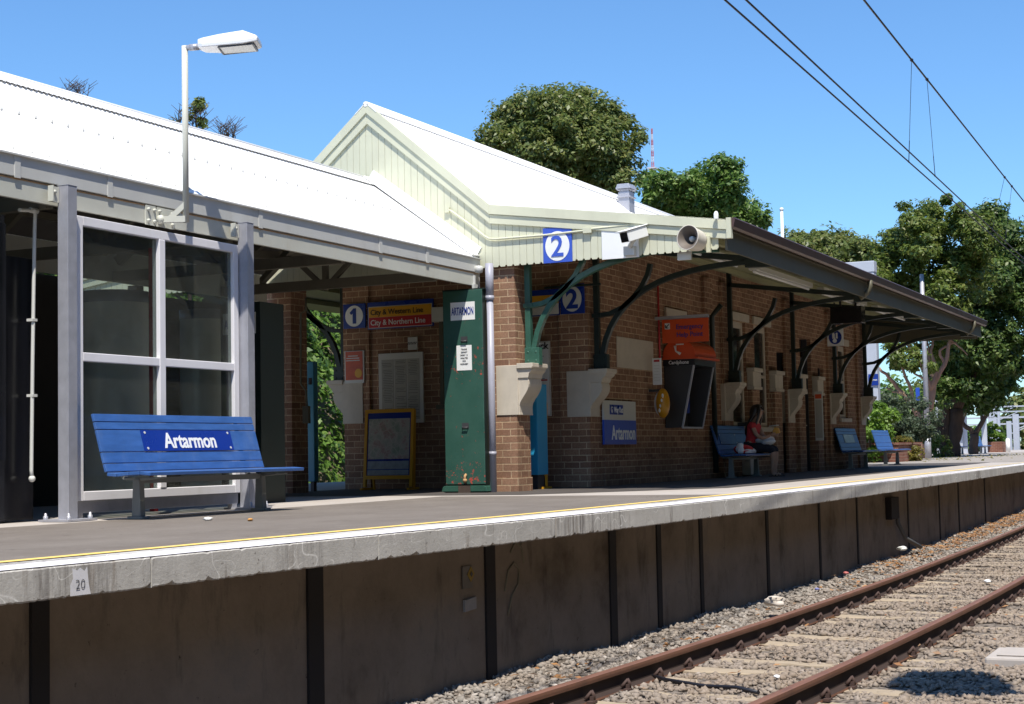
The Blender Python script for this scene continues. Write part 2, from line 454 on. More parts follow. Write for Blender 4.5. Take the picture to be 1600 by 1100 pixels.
LEAF_DARK = leaf_mat("dark leaf", [(.012,.034,.013), (.024,.065,.02), (.05,.11,.03), (.11,.16,.045)], .2)
LEAF_HEDGE = leaf_mat("hedge leaf", [(0.081,0.161,0.017), (0.138,0.265,0.029), (0.207,0.345,0.040), (0.253,0.380,0.057)])
LEAF_IVY = leaf_mat("ivy leaf", [(0.039,0.091,0.016), (0.091,0.182,0.026), (0.169,0.299,0.046), (0.286,0.403,0.091)])
LEAF_MIX = leaf_mat("mid dark leaf", [(.045,.09,.024), (.095,.17,.036), (.15,.235,.05), (.21,.26,.075)])
LEAF_GREY = leaf_mat("grey green leaf", [(0.060,0.090,0.048), (0.096,0.132,0.072), (0.132,0.168,0.096)])
LEAF_GOLD = leaf_mat("golden leaf", [(.12,.12,.02), (.22,.19,.03), (.32,.25,.05)])
LEAF_DRY = leaf_mat("dry leaf", [(.25,.12,.05), (.40,.20,.08), (.50,.28,.12), (.30,.20,.13)], .1)
BARK_PINK = paint("pinkish bark", (.33,.20,.15), .85, .3, 6, stretch=(1,1,.4), dirt=(.45,.33,.26), dirt_amt=.7)
BARK = paint("dark bark", (.075,.052,.04), .95, .3, 6, stretch=(1,1,.3), bmp=.4)

def glass_mat(name, tint=(.75,.80,.78), tr=.88, rough=.02):
    m, t, b = new_mat(name)
    a = N(t, "ShaderNodeBsdfTransparent"); a.inputs[0].default_value = (*[x*tr for x in tint], 1)
    g = N(t, "ShaderNodeBsdfGlossy"); g.inputs["Roughness"].default_value = rough; g.inputs[0].default_value = (.9,.9,.9,1)
    lw = N(t, "ShaderNodeLayerWeight"); lw.inputs[0].default_value = .5
    pw5 = N(t, "ShaderNodeMath", operation='POWER'); t.links.new(lw.outputs["Facing"], pw5.inputs[0]); pw5.inputs[1].default_value = 4
    fr = N(t, "ShaderNodeMath", operation='MULTIPLY_ADD'); t.links.new(pw5.outputs[0], fr.inputs[0]); fr.inputs[1].default_value = .6; fr.inputs[2].default_value = .03
    ms = N(t, "ShaderNodeMixShader")
    t.links.new(fr.outputs[0], ms.inputs[0]); t.links.new(a.outputs[0], ms.inputs[1]); t.links.new(g.outputs[0], ms.inputs[2])
    df = N(t, "ShaderNodeBsdfDiffuse"); df.inputs[0].default_value = (.62,.62,.56,1)
    m2 = N(t, "ShaderNodeMixShader"); t.links.new(ramp(t, noise(t, 1.6, 5, .6), [(.35, .018), (.7, .05)]), m2.inputs[0])
    t.links.new(ms.outputs[0], m2.inputs[1]); t.links.new(df.outputs[0], m2.inputs[2])
    t.links.new(m2.outputs[0], t.nodes["Material Output"].inputs[0]); return m
GLASS = glass_mat("clear glazing")

XP, XM, YP, YM, ZP = Vector((1,0,0)), Vector((-1,0,0)), Vector((0,1,0)), Vector((0,-1,0)), Vector((0,0,1))
# a board facing -X: right = -Y ; a board facing -Y: right = +X

# ---------------------------------------------------------------- platform edge curve
EP = [(0,6.15),(4,5.73),(6,5.56),(8,5.43),(12,5.23),(16,5.11),(20,5.07),(25,5.10),(30,5.19),(35,5.30),(40,5.42),(60,6.1),(90,7.6),(140,11.5)]
EX = np.array([e[0] for e in EP]); EYv = np.array([e[1] for e in EP])
ES = np.gradient(EYv, EX)
def Ye(x):
    i = int(np.clip(np.searchsorted(EX, x) - 1, 0, len(EX)-2)); h = EX[i+1]-EX[i]; t = (x-EX[i])/h
    return float((2*t**3-3*t**2+1)*EYv[i] + (t**3-2*t**2+t)*h*ES[i] + (-2*t**3+3*t**2)*EYv[i+1] + (t**3-t**2)*h*ES[i+1])
def strip(m, xs, ya, yb, z):
    # sheet following the platform edge between offsets ya and yb (functions of x)
    vs = []; fs = []
    for x in xs: vs += [(x, ya(x), z), (x, yb(x), z)]
    for i in range(len(xs)-1): fs.append((2*i, 2*i+2, 2*i+3, 2*i+1))
    return m.add(vs, fs)
XS = list(np.arange(2, 60, .5)) + list(np.arange(60, 138, 2.0))

# ground and platform
g = MB(); g.box(-400, 2600, -1500, 1500, -1.9, -1.45)
struct(g.build("ground", EARTH))
m = MB(); strip(m, XS, lambda x: Ye(x)+.55, lambda x: 17.6, 0.0)
vs = []; fs = []
for x in XS: vs += [(x, Ye(x)+.40, -.165), (x, Ye(x)+.55, 0.0), (x, 17.6, 0.0), (x, 17.6, -1.45)]
m = MB()
for i in range(len(XS)-1):
    for k in range(3): fs.append((4*i+k, 4*i+4+k, 4*i+5+k, 4*i+1+k))
m.add(vs, fs)
struct(m.build("platform", CONC))
m = MB(); xs = [x for x in XS if x <= 17.5]
strip(m, xs, lambda x: Ye(x)+.60, lambda x: 9.32 - .03*math.sin(x*1.3), .004)
struct(m.build("asphalt_paving", ASPHALT))
m = MB(); xs = [x for x in XS if x >= 46]
strip(m, xs, lambda x: Ye(x)+.75, lambda x: 13.5, .004)
struct(m.build("far_paving", paint("pale gravel paving", (.30,.27,.24), .9, .15, 1.5, bmp=.2, dirt=(.2,.17,.14), dirt_amt=.5)))
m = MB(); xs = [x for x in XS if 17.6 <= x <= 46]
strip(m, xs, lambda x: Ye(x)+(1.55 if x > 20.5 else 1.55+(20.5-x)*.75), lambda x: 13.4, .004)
struct(m.build("shade_dark_paving", paint("shade darkened paving", (.072,.062,.056), .85, .15, 2, bmp=.2, dirt=(.05,.048,.05), dirt_amt=.5)))  # asphalt coloured darker here to deepen the awning's shade
# painted lines
m = MB(); strip(m, XS, lambda x: Ye(x)+.004, lambda x: Ye(x)+.27+.012*math.sin(x*2.1), .006)
struct(m.build("white_edge_line", WHITE_LINE))
m = MB(); strip(m, [x for x in XS if x < 37.3], lambda x: Ye(x)+.47+.012*math.sin(x*.9), lambda x: Ye(x)+.575+.012*math.sin(x*.9), .008)
strip(m, [x for x in XS if x >= 37.0], lambda x: Ye(x)+.45, lambda x: Ye(x)+.50, .008)
struct(m.build("yellow_line", YELLOW_LINE))

# coping blocks with a ragged lower arris
m = MB()
joints = [0.0]; x = 2.2
jr = random.Random(3)
for xj in (2.6, 4.55, 6.95, 9.15, 11.75, 15.3, 18.0, 20.2, 23.3, 26.3, 29.3, 32.4, 35.6, 39.2, 43, 47, 52, 57, 63, 70, 80, 95, 115, 136): joints.append(xj)
for a, b in zip(joints[:-1], joints[1:]):
    step = .02 if a < 20 else (.06 if a < 40 else .8)
    n = max(2, int((b-a-.012)/step))
    chip = [(jr.uniform(a, b), jr.uniform(.01, .04), jr.uniform(.006, .02)) for _ in range(int((b-a)*2.5)+1)]
    vs = []; fs = []
    for i in range(n+1):
        xx = a+.006 + (b-a-.012)*i/n
        dz = abs(jr.gauss(0, .0028)) + .022*max(0, 1-abs(xx-b)/.05)
        tp = abs(jr.gauss(0, .0012)) + .006*max(0, 1-abs(xx-a)/.04)
        for cx_, cw_, ch_ in chip:
            dz += ch_*max(0, 1-abs(xx-cx_)/cw_)
            tp += .35*ch_*max(0, 1-abs(xx-cx_-.3)/cw_)
        y = Ye(xx)
        zt = 0.003
        vs += [(xx, y+.60, -.165), (xx, y+.004+dz*.3, -.165+dz), (xx, y+.0005, -.157+dz), (xx, y, zt-.008-tp), (xx, y+.008+tp*.5, zt), (xx, y+.56, zt)]
    for i in range(n):
        for k in range(5): fs.append((6*i+k, 6*i+k+1, 6*i+7+k, 6*i+6+k))
    fs.append((0,5,4,3,2,1)); o = 6*n; fs.append((o,o+1,o+2,o+3,o+4,o+5))
    m.add(vs, fs)
struct(m.build("platform_edge", COPING))
# "20" patch on the coping
p20 = PY(128, 912, Ye(6.1))
X20 = 6.42
o20 = MB()
pt20 = [(-.055,-.016),(-.02,-.03),(.0,-.016),(.03,-.035),(.05,-.014),(.055,-.06),(.062,-.11),(.075,-.156),(-.07,-.156),(-.068,-.1),(-.05,-.07)]
o20.add([(X20+a_, Ye(X20+a_)-.003, z_) for a_, z_ in pt20], [tuple(reversed(range(len(pt20))))])
e20 = tag(o20.build("painted_marker", line_paint("marker white", (.70,.70,.74), (.5,.5,.5), .5)), "white painted patch numbered 20 on the front of the platform edge", "marking")
tdir = Vector((1, (Ye(X20+.1)-Ye(X20-.1))/.2, 0)).normalized()
MB().text("20", (X20, Ye(X20)-.005, -.10), tdir, ZP, .05, bold=-.02, off=.0006, depth=.0004).build("lettering", DARKGREY, e20)

# platform wall with dark steel posts
pw = empty("platform_wall", (14, 5.5, -1.45), "stained concrete wall panels between dark posts under the platform edge", "wall")
WO = .36
m = MB(); vs = []; fs = []
for x in XS: vs += [(x, Ye(x)+WO, -.16), (x, Ye(x)+WO, -1.5)]
for i in range(len(XS)-1): fs.append((2*i, 2*i+1, 2*i+3, 2*i+2))
m.add(vs, fs); m.build("wall_panels", WALLC, pw)
for xa, xb in ((6.11,6.24),(8.62,8.80),(11.17,11.34),(13.76,13.92),(15.02,15.14),(16.33,16.43),(18.80,18.9),(21.25,21.34),(23.4,23.48),(27.0,27.08),(29.8,29.88),(31.8,31.9),(35.0,35.1)):
    kk = (Ye((xa+xb)/2)+WO)/5.6; xa *= kk; xb *= kk; y = Ye((xa+xb)/2)+WO
    MB().box(xa, xb, y-.014, y+.05, -1.45, -.17).build("steel_post", POSTM, pw, bevel=.004)

# ---------------------------------------------------------------- track
RZ = -1.09
def rail(off, label):
    prof = [(-.035,0.0),(-.0355,-.02),(-.032,-.042),(-.010,-.052),(-.009,-.135),(-.062,-.150),(-.065,-.166),(.065,-.166),(.062,-.150),(.009,-.135),(.010,-.052),(.032,-.042),(.0355,-.02),(.035,0.0),(.022,.006),(-.022,.006)]
    xs = list(np.arange(3, 60, .5)) + list(np.arange(60, 138, 2.0)); k = len(prof); m = MB(); vs = []; fs = []
    for x in xs:
        for u, v in prof: vs.append((x, Ye(x)+off+u, RZ-.006+v))
    for i in range(len(xs)-1):
        for j in range(k): fs.append((i*k+j, (i+1)*k+j, (i+1)*k+(j+1) % k, i*k+(j+1) % k))
    m.add(vs, fs)
    for i_, f_ in enumerate(fs):
        if i_ % k in (2, 3, 4, 10, 11, 12): m.mi[i_] = 1
    r = empty("rail", (10, Ye(10)+off, RZ-.17), label, "rail", "running rails")
    m.build("rail_bar", [RAILM, RAIL_SHADE], r)
    return r
O1, O2 = -.765, -2.27
rails = [rail(O1, "rusty running rail nearer the platform wall"), rail(O2, "rusty running rail farther from the platform, nearest the camera")]
sleeper_x = [7.4 + .625*i for i in range(50)]
clip = MB()
for s in (-1,):
    pts = [(.05*t - .025 + .02*math.sin(t*3), s*(.045+.05*math.sin(math.pi*t)), -.140+.05*math.sin(math.pi*t*2)**2) for t in np.linspace(0, 1, 9)]
    clip.tube(pts, .014, 6)
    clip.box(-.05, .05, s*.066, s*.11, -.168, -.150)
    clip.box(-.012, .012, s*.075, s*.10, -.150, -.118)
proto = None
for r, off in zip(rails, (O1, O2)):
    for sxx in sleeper_x:
        if proto is None:
            proto = clip.build("rail_clip", CLIPM, r); c = proto
            me = proto.data; Lr = WL[r]
            for v in me.vertices: v.co += Lr
        else:
            c = proto.copy(); COL.objects.link(c); c.parent = r
        c.location = (sxx-WL[r].x, Ye(sxx)+off-WL[r].y, RZ-WL[r].z)
        c = proto.copy(); COL.objects.link(c); c.parent = r; c.rotation_euler = (0, 0, math.pi)
        c.location = (sxx-WL[r].x, Ye(sxx)+off-WL[r].y, RZ-WL[r].z)
sl = MB()
def sl_profile():
    n = 14; vs = []; fs = []
    for i in range(n+1):
        y = -1.22 + 2.44*i/n
        for xx, zz in ((-.115,-.12),(-.115,-.006),(-.1,0),(.1,0),(.115,-.006),(.115,-.12)):
            vs.append((xx + jr.gauss(0,.003), y, zz + (jr.gauss(0,.004) if zz > -.05 else 0)))
    for i in range(n):
        for k in range(5): fs.append((6*i+k, 6*i+6+k, 6*i+7+k, 6*i+1+k))
    fs.append((5,4,3,2,1,0)); o = 6*n; fs.append((o,o+1,o+2,o+3,o+4,o+5))
    sl.add(vs, fs)
sl_profile()
s0 = None
for i, sxx in enumerate(sleeper_x):
    if s0 is None: s0 = sl.build("sleeper", SLEEP, loc=(0,0,0)); o = s0
    else: o = s0.copy(); COL.objects.link(o)
    o.location = (sxx, Ye(sxx)+(O1+O2)/2, RZ-.172+random.uniform(-.006,.004))
    o.rotation_euler = (0, 0, math.atan((Ye(sxx+.3)-Ye(sxx-.3))/.6)+random.uniform(-.01,.01))
    tag(o, "weathered timber sleeper half buried in ballast under the two rails", "sleeper", "sleepers under the track")

# ballast bed sheet and stones
xs = np.concatenate([np.arange(4, 45, .35), np.arange(45, 140, 3.0)])
bedm = MB(); vs = []; fs = []
offs = [ -60, -20, -6.5, -4.2, -3.4, -2.9, -2.3, -1.5, -.8, -.3, -.05, .12, .40]
def bedz(x, o):
    b = -1.268 + .012*math.sin(3.1*x+o*2)+.01*math.sin(7.3*x-3*o)
    if o > -.1: b += min(.28, .05 + .003*max(0, x-8)) * min(1, (o+.1)/.5)*.6 + .02*math.sin(1.7*x)
    if o < -4.5: b -= .05
    return b
for x in xs:
    for o in offs: vs.append((float(x), Ye(x)+o, bedz(float(x), o)))
k = len(offs)
for i in range(len(xs)-1):
    for j in range(k-1): fs.append((i*k+j, (i+1)*k+j, (i+1)*k+j+1, i*k+j+1))
bedm.add(vs, fs, sm=True)
bed = bedm.build("ballast_bed", BED); struct(bed)

def stones(name, n, xr, orr, size, mat, lift=.3, flat=.7, dens=None, colr=None):
    ico = bmesh.new(); bmesh.ops.create_icosphere(ico, subdivisions=1, radius=1.0)
    iv = np.array([v.co[:] for v in ico.verts]); it = np.array([[v.index for v in f.verts] for f in ico.faces]); ico.free()
    u = rng.random(n); X = xr[0] + (xr[1]-xr[0])*u**(dens or 1.0)
    O = orr[0] + (orr[1]-orr[0])*rng.random(n)
    yy = np.interp(X, np.arange(0, 140, .5), [Ye(x) for x in np.arange(0, 140, .5)])
    Z = np.array([bedz(float(a), float(b)) for a, b in zip(X, O)])
    sz = size*(.55 + .9*rng.random(n)**1.5)
    # keep sleeper tops and rail feet fairly clear
    sx = np.array(sleeper_x); dmin = np.abs(X[:,None]-sx[None,:]).min(1)
    on_s = (dmin < .12) & (O > -3.2) & (O < .2)
    nearvis = ((O > -1.3) & (O < O1+.1)) | ((O > -2.75) & (O < O2+.05))
    rail_c = (np.abs(O-O1) < .075) | (np.abs(O-O2) < .075)
    keep = ~(on_s & nearvis & (rng.random(n) < .93)) & ~rail_c & ~(on_s & (rng.random(n) < .35))
    X, yy, O, Z, sz = X[keep], yy[keep], O[keep], Z[keep], sz[keep]; n = len(X)
    V = np.repeat(iv[None], n, 0) * (1 + .38*rng.standard_normal((n, len(iv), 1)).clip(-1.4, 1.4))
    V *= np.stack([1+.35*rng.standard_normal(n).clip(-1,1), 1+.35*rng.standard_normal(n).clip(-1,1), flat*(1+.25*rng.standard_normal(n).clip(-1,1))], 1)[:,None,:]
    a = rng.random(n)*6.283; ca, sa = np.cos(a), np.sin(a)
    x2 = V[:,:,0]*ca[:,None]-V[:,:,1]*sa[:,None]; y2 = V[:,:,0]*sa[:,None]+V[:,:,1]*ca[:,None]
    tl = .5*rng.standard_normal(n).clip(-1,1); z2 = V[:,:,2] + tl[:,None]*x2*.6
    P = np.stack([x2, y2, z2], 2)*sz[:,None,None]
    P += np.stack([X, yy+O, Z+sz*lift], 1)[:,None,:]
    T = it[None] + (np.arange(n)*len(iv))[:,None,None]
    o = np_mesh(name, P.reshape(-1,3), T.reshape(-1,3), mat); o["kind"] = "stuff"; return o
st1 = stones("ballast", 92000, (6.5, 44), (-4.6, .38), .0215, STONES, dens=1.7)

# dry leaves along the wall foot
def leaves_flat(name, spots, mat, size, label=None):
    V = []; Q = []
    for i, (x, y, z) in enumerate(spots):
        a = random.random()*6.28; s = size*random.uniform(.6, 1.4); t = random.uniform(-.5, .5); t2 = random.uniform(-.5,.5)
        c, d = math.cos(a), math.sin(a)
        for u, v, w in ((-1,0,0),(0,-.5,.15),(1,0,.05),(0,.5,.15)):
            V.append((x+s*(u*c-v*d), y+s*(u*d+v*c), z+s*(w+u*t*.5+v*t2)+.01)); 
        Q.append((4*i,4*i+1,4*i+2,4*i+3))
    o = np_mesh(name, V, Q, mat); o["kind"] = "stuff"; return o
sp = []
for _ in range(2600):
    x = 20+24*random.random()**.55; o = random.gauss(.02 + .0*x, .14)
    if o > .34: continue
    sp.append((x, Ye(x)+o, bedz(x, o)+.035))
for _ in range(330):
    x = random.uniform(8, 24); o = random.gauss(-.12, .16)
    if o > .3: continue
    if random.random() < .5+.5*math.sin(x*2.3): sp.append((x, Ye(x)+o, bedz(x, o)+.035))
for _ in range(260):
    x = random.uniform(7, 40); o = random.uniform(-4, -.9)
    sp.append((x, Ye(x)+o, bedz(x, o)+.03))
leaves_flat("dry_leaves", sp, LEAF_DRY, .034)
sp = []
for _ in range(420):
    x = random.uniform(48, 78); y = random.gauss(11.3, 1.4)
    if y > Ye(x)+1.2: sp.append((x, y, .012))
leaves_flat("fallen_leaves", sp, LEAF_GOLD, .06)

# ---------------------------------------------------------------- station building
XG, XW, XE = 19.47, 21.75, 39.3       # gable face, end wall, far end
YF, YB, YR = 9.12, 13.29, 11.5       # front wall, back wall, ridge line
b = empty("station_building", (30, 11.5, 0), "brown brick station building with white iron roof, cream boarded gable and deep platform awning", "building")
# roof line (y, z) of the front half, mirrored for the back
FR = [(6.2, 3.44), (9.57, 3.93), (11.5, 5.57)]
def roofz(y):
    yy = y if y <= YR else 2*YR - y
    if yy <= 9.57: return 3.44 + (yy-6.2)*(3.93-3.44)/(9.57-6.2)
    return 3.93 + (yy-9.57)*(5.57-3.93)/(11.5-9.57)
def corr(pts, x0, x1, amp=.009, per=.076, th=.0, pp=6):
    # corrugated sheet: pts = list of (y,z) down the slope, waves run along x
    n = int((x1-x0)/per*pp); m = MB(); vs = []; fs = []; k = len(pts)
    for i in range(n+1):
        x = x0 + (x1-x0)*i/n; d = amp*math.cos(2*math.pi*(x-x0)/per)
        for y, z in pts: vs.append((x, y, z+d))
    for i in range(n):
        for j in range(k-1): fs.append((i*k+j, (i+1)*k+j, (i+1)*k+j+1, i*k+j+1))
    m.add(vs, fs, sm=True); return m
rm = corr([(6.17, 3.447), (9.57, 3.93), (11.47, 5.52)], XG-.02, XE)
rm2 = corr([(11.53, 5.52), (13.43, 3.93), (16.83, 3.447)], XG-.02, XE)
rm.add(rm2.v, rm2.f, sm=True)
roof = rm.build("roof", WHITE_ROOF, b)
m = MB()
m.tube([(XG-.05, YR, 5.55), (XE+.03, YR, 5.55)], .04, 10)
for s in (-1, 1):
    m.bar((XG-.05, YR+s*.10, 5.482), (XE+.03, YR+s*.10, 5.482), .20, .012, up=(0, s*.65, .76))
m.build("ridge_cap", WHITE_ROOF, roof)
# ventilator on the roof
pv = PY(979, 322, 11.1); pv.z = roofz(11.1)
k_ = .58
v = MB()
def vb(hx, hy, za, zb): v.box(pv.x-hx*k_, pv.x+hx*k_, pv.y-hy*k_, pv.y+hy*k_, pv.z+za*k_, pv.z+zb*k_)
vb(.24, .2, -.4, .50); vb(.29, .25, .30, .35); vb(.2, .17, .50, .60); vb(.28, .24, .56, .585)
v.prism([(pv.y-.27*k_, pv.z+.60*k_), (pv.y+.27*k_, pv.z+.60*k_), (pv.y+.2*k_, pv.z+.76*k_), (pv.y-.2*k_, pv.z+.76*k_)], 'x', pv.x-.31*k_, pv.x+.31*k_)
v.build("roof_ventilator", GALV, roof, bevel=.01)
# boarded gable: individual boards with notched feet
m = MB(); bw = .1045
y = 6.315
def barge_low(yy): return roofz(yy) - .245 - (.07 if (yy if yy < YR else 2*YR-yy) > 9.57 else 0)
while y < 16.7:
    y0, y1 = y+.0025, min(y+bw-.0025, 16.685)
    zb = 3.085 - .004*(y-6.3); nr = .017
    poly = [(y0+nr, zb)]
    for k in range(3): pass
    poly = [(y0, zb+nr+.006), (y0+nr*.7, zb+nr*.8), (y0+nr, zb), (y1-nr, zb), (y1-nr*.7, zb+nr*.8), (y1, zb+nr+.006)]
    ym = YR if y0 < YR < y1 else None
    zt1 = barge_low(y1)+.10; zt0 = barge_low(y0)+.10
    poly += [(y1, zt1)] + ([(YR, barge_low(YR)+.1)] if ym else []) + [(y0, zt0)]
    m.prism(poly, 'x', XG+.012, XG+.032)
    y += bw
m.box(XG+.033, XG+.05, 6.33, 16.67, 3.115, 3.2)
gab = m.build("gable_boarding", CREAM, b)
m = MB(); m.prism([(6.33,3.11),(16.67,3.11),(16.67,3.3),(13.43,3.75),(11.5,5.35),(9.57,3.75),(6.33,3.3)], 'x', XG+.034, XG+.05)
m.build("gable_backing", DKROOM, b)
# barge boards, two steps
def barge(o0, o1, xa, xb):
    m = MB()
    for s in (1, -1):
        f = (lambda yy: yy) if s == 1 else (lambda yy: 2*YR-yy)
        ex = .06
        for (ya, yb_) in ((6.19, 9.57), (9.57, 11.5)):
            k = 1.0 if ya < 7 else 1.30
            kb = 1.0 if ya < 7 else 1.30
            km = 1.10
            za0, zb0 = roofz(ya), roofz(yb_)
            fa = km if ya > 7 else 1.0; fb = km if yb_ < 10 else 1.30
            m.prism([(f(ya), za0-o0*fa), (f(yb_), zb0-o0*fb), (f(yb_), zb0-o1*fb), (f(ya), za0-o1*fa)], 'x', xa, xb)
    return m
barge(-.005, .115, XG-.045, XG+.008).build("bargeboard", CREAM, b, bevel=.004)
barge(.118, .232, XG-.022, XG+.008).build("barge_trim", CREAM, b, bevel=.004)
m = MB(); m.box(XG-.05, XG+.03, 6.125, 6.188, 3.21, 3.475); m.build("barge_end", CREAM, b)
# far gable
m = MB(); m.prism([(6.3,3.05),(16.7,3.05),(16.7,3.38),(13.43,3.86),(11.5,5.5),(9.57,3.86),(6.3,3.38)], 'x', XE-.06, XE-.02)
m.build("far_gable_boarding", CREAM_DK, b)
# gutter (brown, quad profile) and fascia
m = MB(); m.prism([(6.205,3.36),(6.205,3.465),(6.19,3.475),(6.085,3.475),(6.075,3.46),(6.10,3.36),(6.14,3.34)], 'x', XG-.02, XE+.1)
gut = m.build("gutter", BROWN_GUTTER, b)
m = MB(); m.box(XG+.055, XE-.07, 6.21, 6.24, 3.07, 3.43); m.box(XG+.055, XE-.07, 6.195, 6.208, 3.325, 3.338); m.build("fascia", CREAM_DK, b)
for px_, py_ in ((1358, 458), (1521, 520)):
    q = PY(px_, py_, 6.14); m = MB()
    m.tube([(q.x, 6.12, 3.36), (q.x, 6.12, 3.25), (q.x, 6.17, 3.15), (q.x, 6.30, 3.06)], .045, 10)
    m.build("downpipe_outlet", CREAM_DK, b)
m = MB(); q = PY(1121, 343, 6.3); m.lathe([(.03,-.04),(.03,.03),(.015,.06),(.0,.063)], (q.x-.05, q.y, 3.5), 10); m.build("roof_finial", SIGN_WHITE, b)
# soffit of awning with purlins
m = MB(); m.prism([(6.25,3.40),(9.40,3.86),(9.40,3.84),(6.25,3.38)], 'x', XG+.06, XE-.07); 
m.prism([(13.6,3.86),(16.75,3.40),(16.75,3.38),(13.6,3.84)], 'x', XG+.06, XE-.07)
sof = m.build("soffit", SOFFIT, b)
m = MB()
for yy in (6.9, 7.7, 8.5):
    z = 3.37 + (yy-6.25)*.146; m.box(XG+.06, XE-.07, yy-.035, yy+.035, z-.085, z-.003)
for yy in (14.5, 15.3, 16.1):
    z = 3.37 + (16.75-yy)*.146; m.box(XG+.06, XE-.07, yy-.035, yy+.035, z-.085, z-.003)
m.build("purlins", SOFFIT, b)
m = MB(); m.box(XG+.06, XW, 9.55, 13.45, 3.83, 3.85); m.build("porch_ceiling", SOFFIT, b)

# walls with openings: list of (x0,x1,z0,z1)
def wall_with_holes(x0, x1, y0, y1, zt, holes, mb):
    holes = sorted(holes); cur = x0
    for hx0, hx1, hz0, hz1 in holes:
        if hx0 > cur: mb.box(cur, hx0, y0, y1, 0, zt)
        if hz0 > 0: mb.box(hx0, hx1, y0, y1, 0, hz0)
        if hz1 < zt: mb.box(hx0, hx1, y0, y1, hz1, zt)
        cur = hx1
    if cur < x1: mb.box(cur, x1, y0, y1, 0, zt)
win = [(25.2, 26.0, 2.05, 2.75), (28.75, 29.65, .95, 2.95), (30.2, 31.15, .95, 2.95), (36.9, 37.7, 1.2, 2.9)]
door = [(31.75, 32.45, 0, 2.5), (33.55, 34.45, 0, 2.9), (35.0, 35.5, 0, 2.3)]
m = MB(); wall_with_holes(XW+.002, XE-.1, YF, YF+.28, 3.82, win+door, m)
m.box(XW, XW+.3, YF+.281, YB-.281, 0, 3.82)
m.prism([(9.5,3.83),(13.5,3.83),(11.5,5.5)], 'x', XW, XW+.3)
m.box(XW+.002, XE-.1, YB-.28, YB, 0, 3.82); m.box(XE-.4, XE-.102, YF+.281, YB-.281, 0, 3.82)
m.build("wall", BRICK, b)
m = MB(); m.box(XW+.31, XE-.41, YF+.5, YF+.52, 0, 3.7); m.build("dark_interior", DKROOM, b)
# buttress piers along the front and back
for xa, xb in ((27.05, 27.5), (28.05, 28.5), (32.25, 32.8), (35.75, 36.3), (38.55, XE-.08)):
    MB().box(xa, xb, YF-.06, YF-.002, 0, 3.60).build("buttress", BRICK, b)
MB().box(XW-.05, XW+.45, YF-.03, YF+.44, 0, 3.6).build("buttress", BRICK, b)
MB().box(XW-.05, XW+.45, YB-.44, YB+.03, 0, 3.6).build("buttress", BRICK, b)
for xa, xb in ((29.68, 30.15), (31.2, 31.7), (33.0, 33.5), (34.5, 34.95)):
    p_ = MB().box(xa, xb, YF-.10, YF-.002, 0, 1.655).build("pilaster", BRICK, b)
    m = MB(); m.box(xa-.03, xb+.03, YF-.13, YF-.004, 1.72, 2.0); m.box(xa-.06, xb+.06, YF-.17, YF-.004, 2.0, 2.08); m.box(xa-.05, xb+.05, YF-.15, YF-.004, 1.66, 1.72)
    m.build("cap", STONE, p_, bevel=.01)
m = MB()
m.box(XW+.46, 27.04, YF-.04, YF-.003, .0, .42)
m.build("plinth", BRICK, b)
# cream rendered panel on the wall above the station sign
MB().box(22.9, 24.5, YF-.012, YF+.01, 1.82, 2.30).build("render_panel", STONE, b)
for hx0, hx1, hz0, hz1 in win:
    f = MB()
    for xa, xb, za, zb in ((hx0, hx0+.09, hz0, hz1), (hx1-.09, hx1, hz0, hz1), (hx0+.09, hx1-.09, hz1-.12, hz1), (hx0+.09, hx1-.09, hz0, hz0+.08), (hx0+.09, hx1-.09, (hz0+hz1)/2-.03, (hz0+hz1)/2+.03)):
        f.box(xa, xb, YF+.06, YF+.14, za, zb)
    f.box(hx0-.12, hx1+.12, YF-.05, YF-.004, hz1+.01, hz1+.16); f.box(hx0-.1, hx1+.1, YF-.07, YF-.004, hz0-.10, hz0-.01)
    w = f.build("window", STONE, b, bevel=.006)
    MB().box(hx0+.09, hx1-.09, YF+.09, YF+.10, hz0+.08, hz1-.12).build("pane", paint("dark pane", (.02,.02,.02), .12, .1, 2, bmp=0), w)
for hx0, hx1, hz0, hz1 in door:
    f = MB(); f.box(hx0+.06, hx1-.06, YF+.16, YF+.2, 0.02, hz1-.5)
    for k in range(2): f.box(hx0+.14, hx1-.14, YF+.145, YF+.158, .2+k*.95, .95+k*.95 if hz1 > 2.4 else .9+k*.7)
    dd = f.build("door", DARK_IRON, b)
    fr = MB(); fr.box(hx0, hx0+.058, YF+.08, YF+.2, 0, hz1); fr.box(hx1-.058, hx1, YF+.08, YF+.2, 0, hz1); fr.box(hx0+.06, hx1-.06, YF+.08, YF+.2, hz1-.48, hz1-.42)
    fr.build("door_frame", DARKGREY, dd)
    hd = MB(); hd.tube([(hx1-.15, YF+.14, 1.0), (hx1-.15, YF+.10, 1.0), (hx1-.27, YF+.10, 1.0)], .012, 6); hd.build("handle", STEEL, dd)
# front and back porch piers
for yy0, yy1, front in ((9.26, 9.62, True), (12.89, 13.39, False)):
    p = MB(); p.box(19.55, 19.97, yy0, yy1, 0, 3.55)
    if front: p.box(19.535, 19.985, yy0-.012, yy1+.012, 0, .19)
    p.build("porch_pier", BRICK, b)

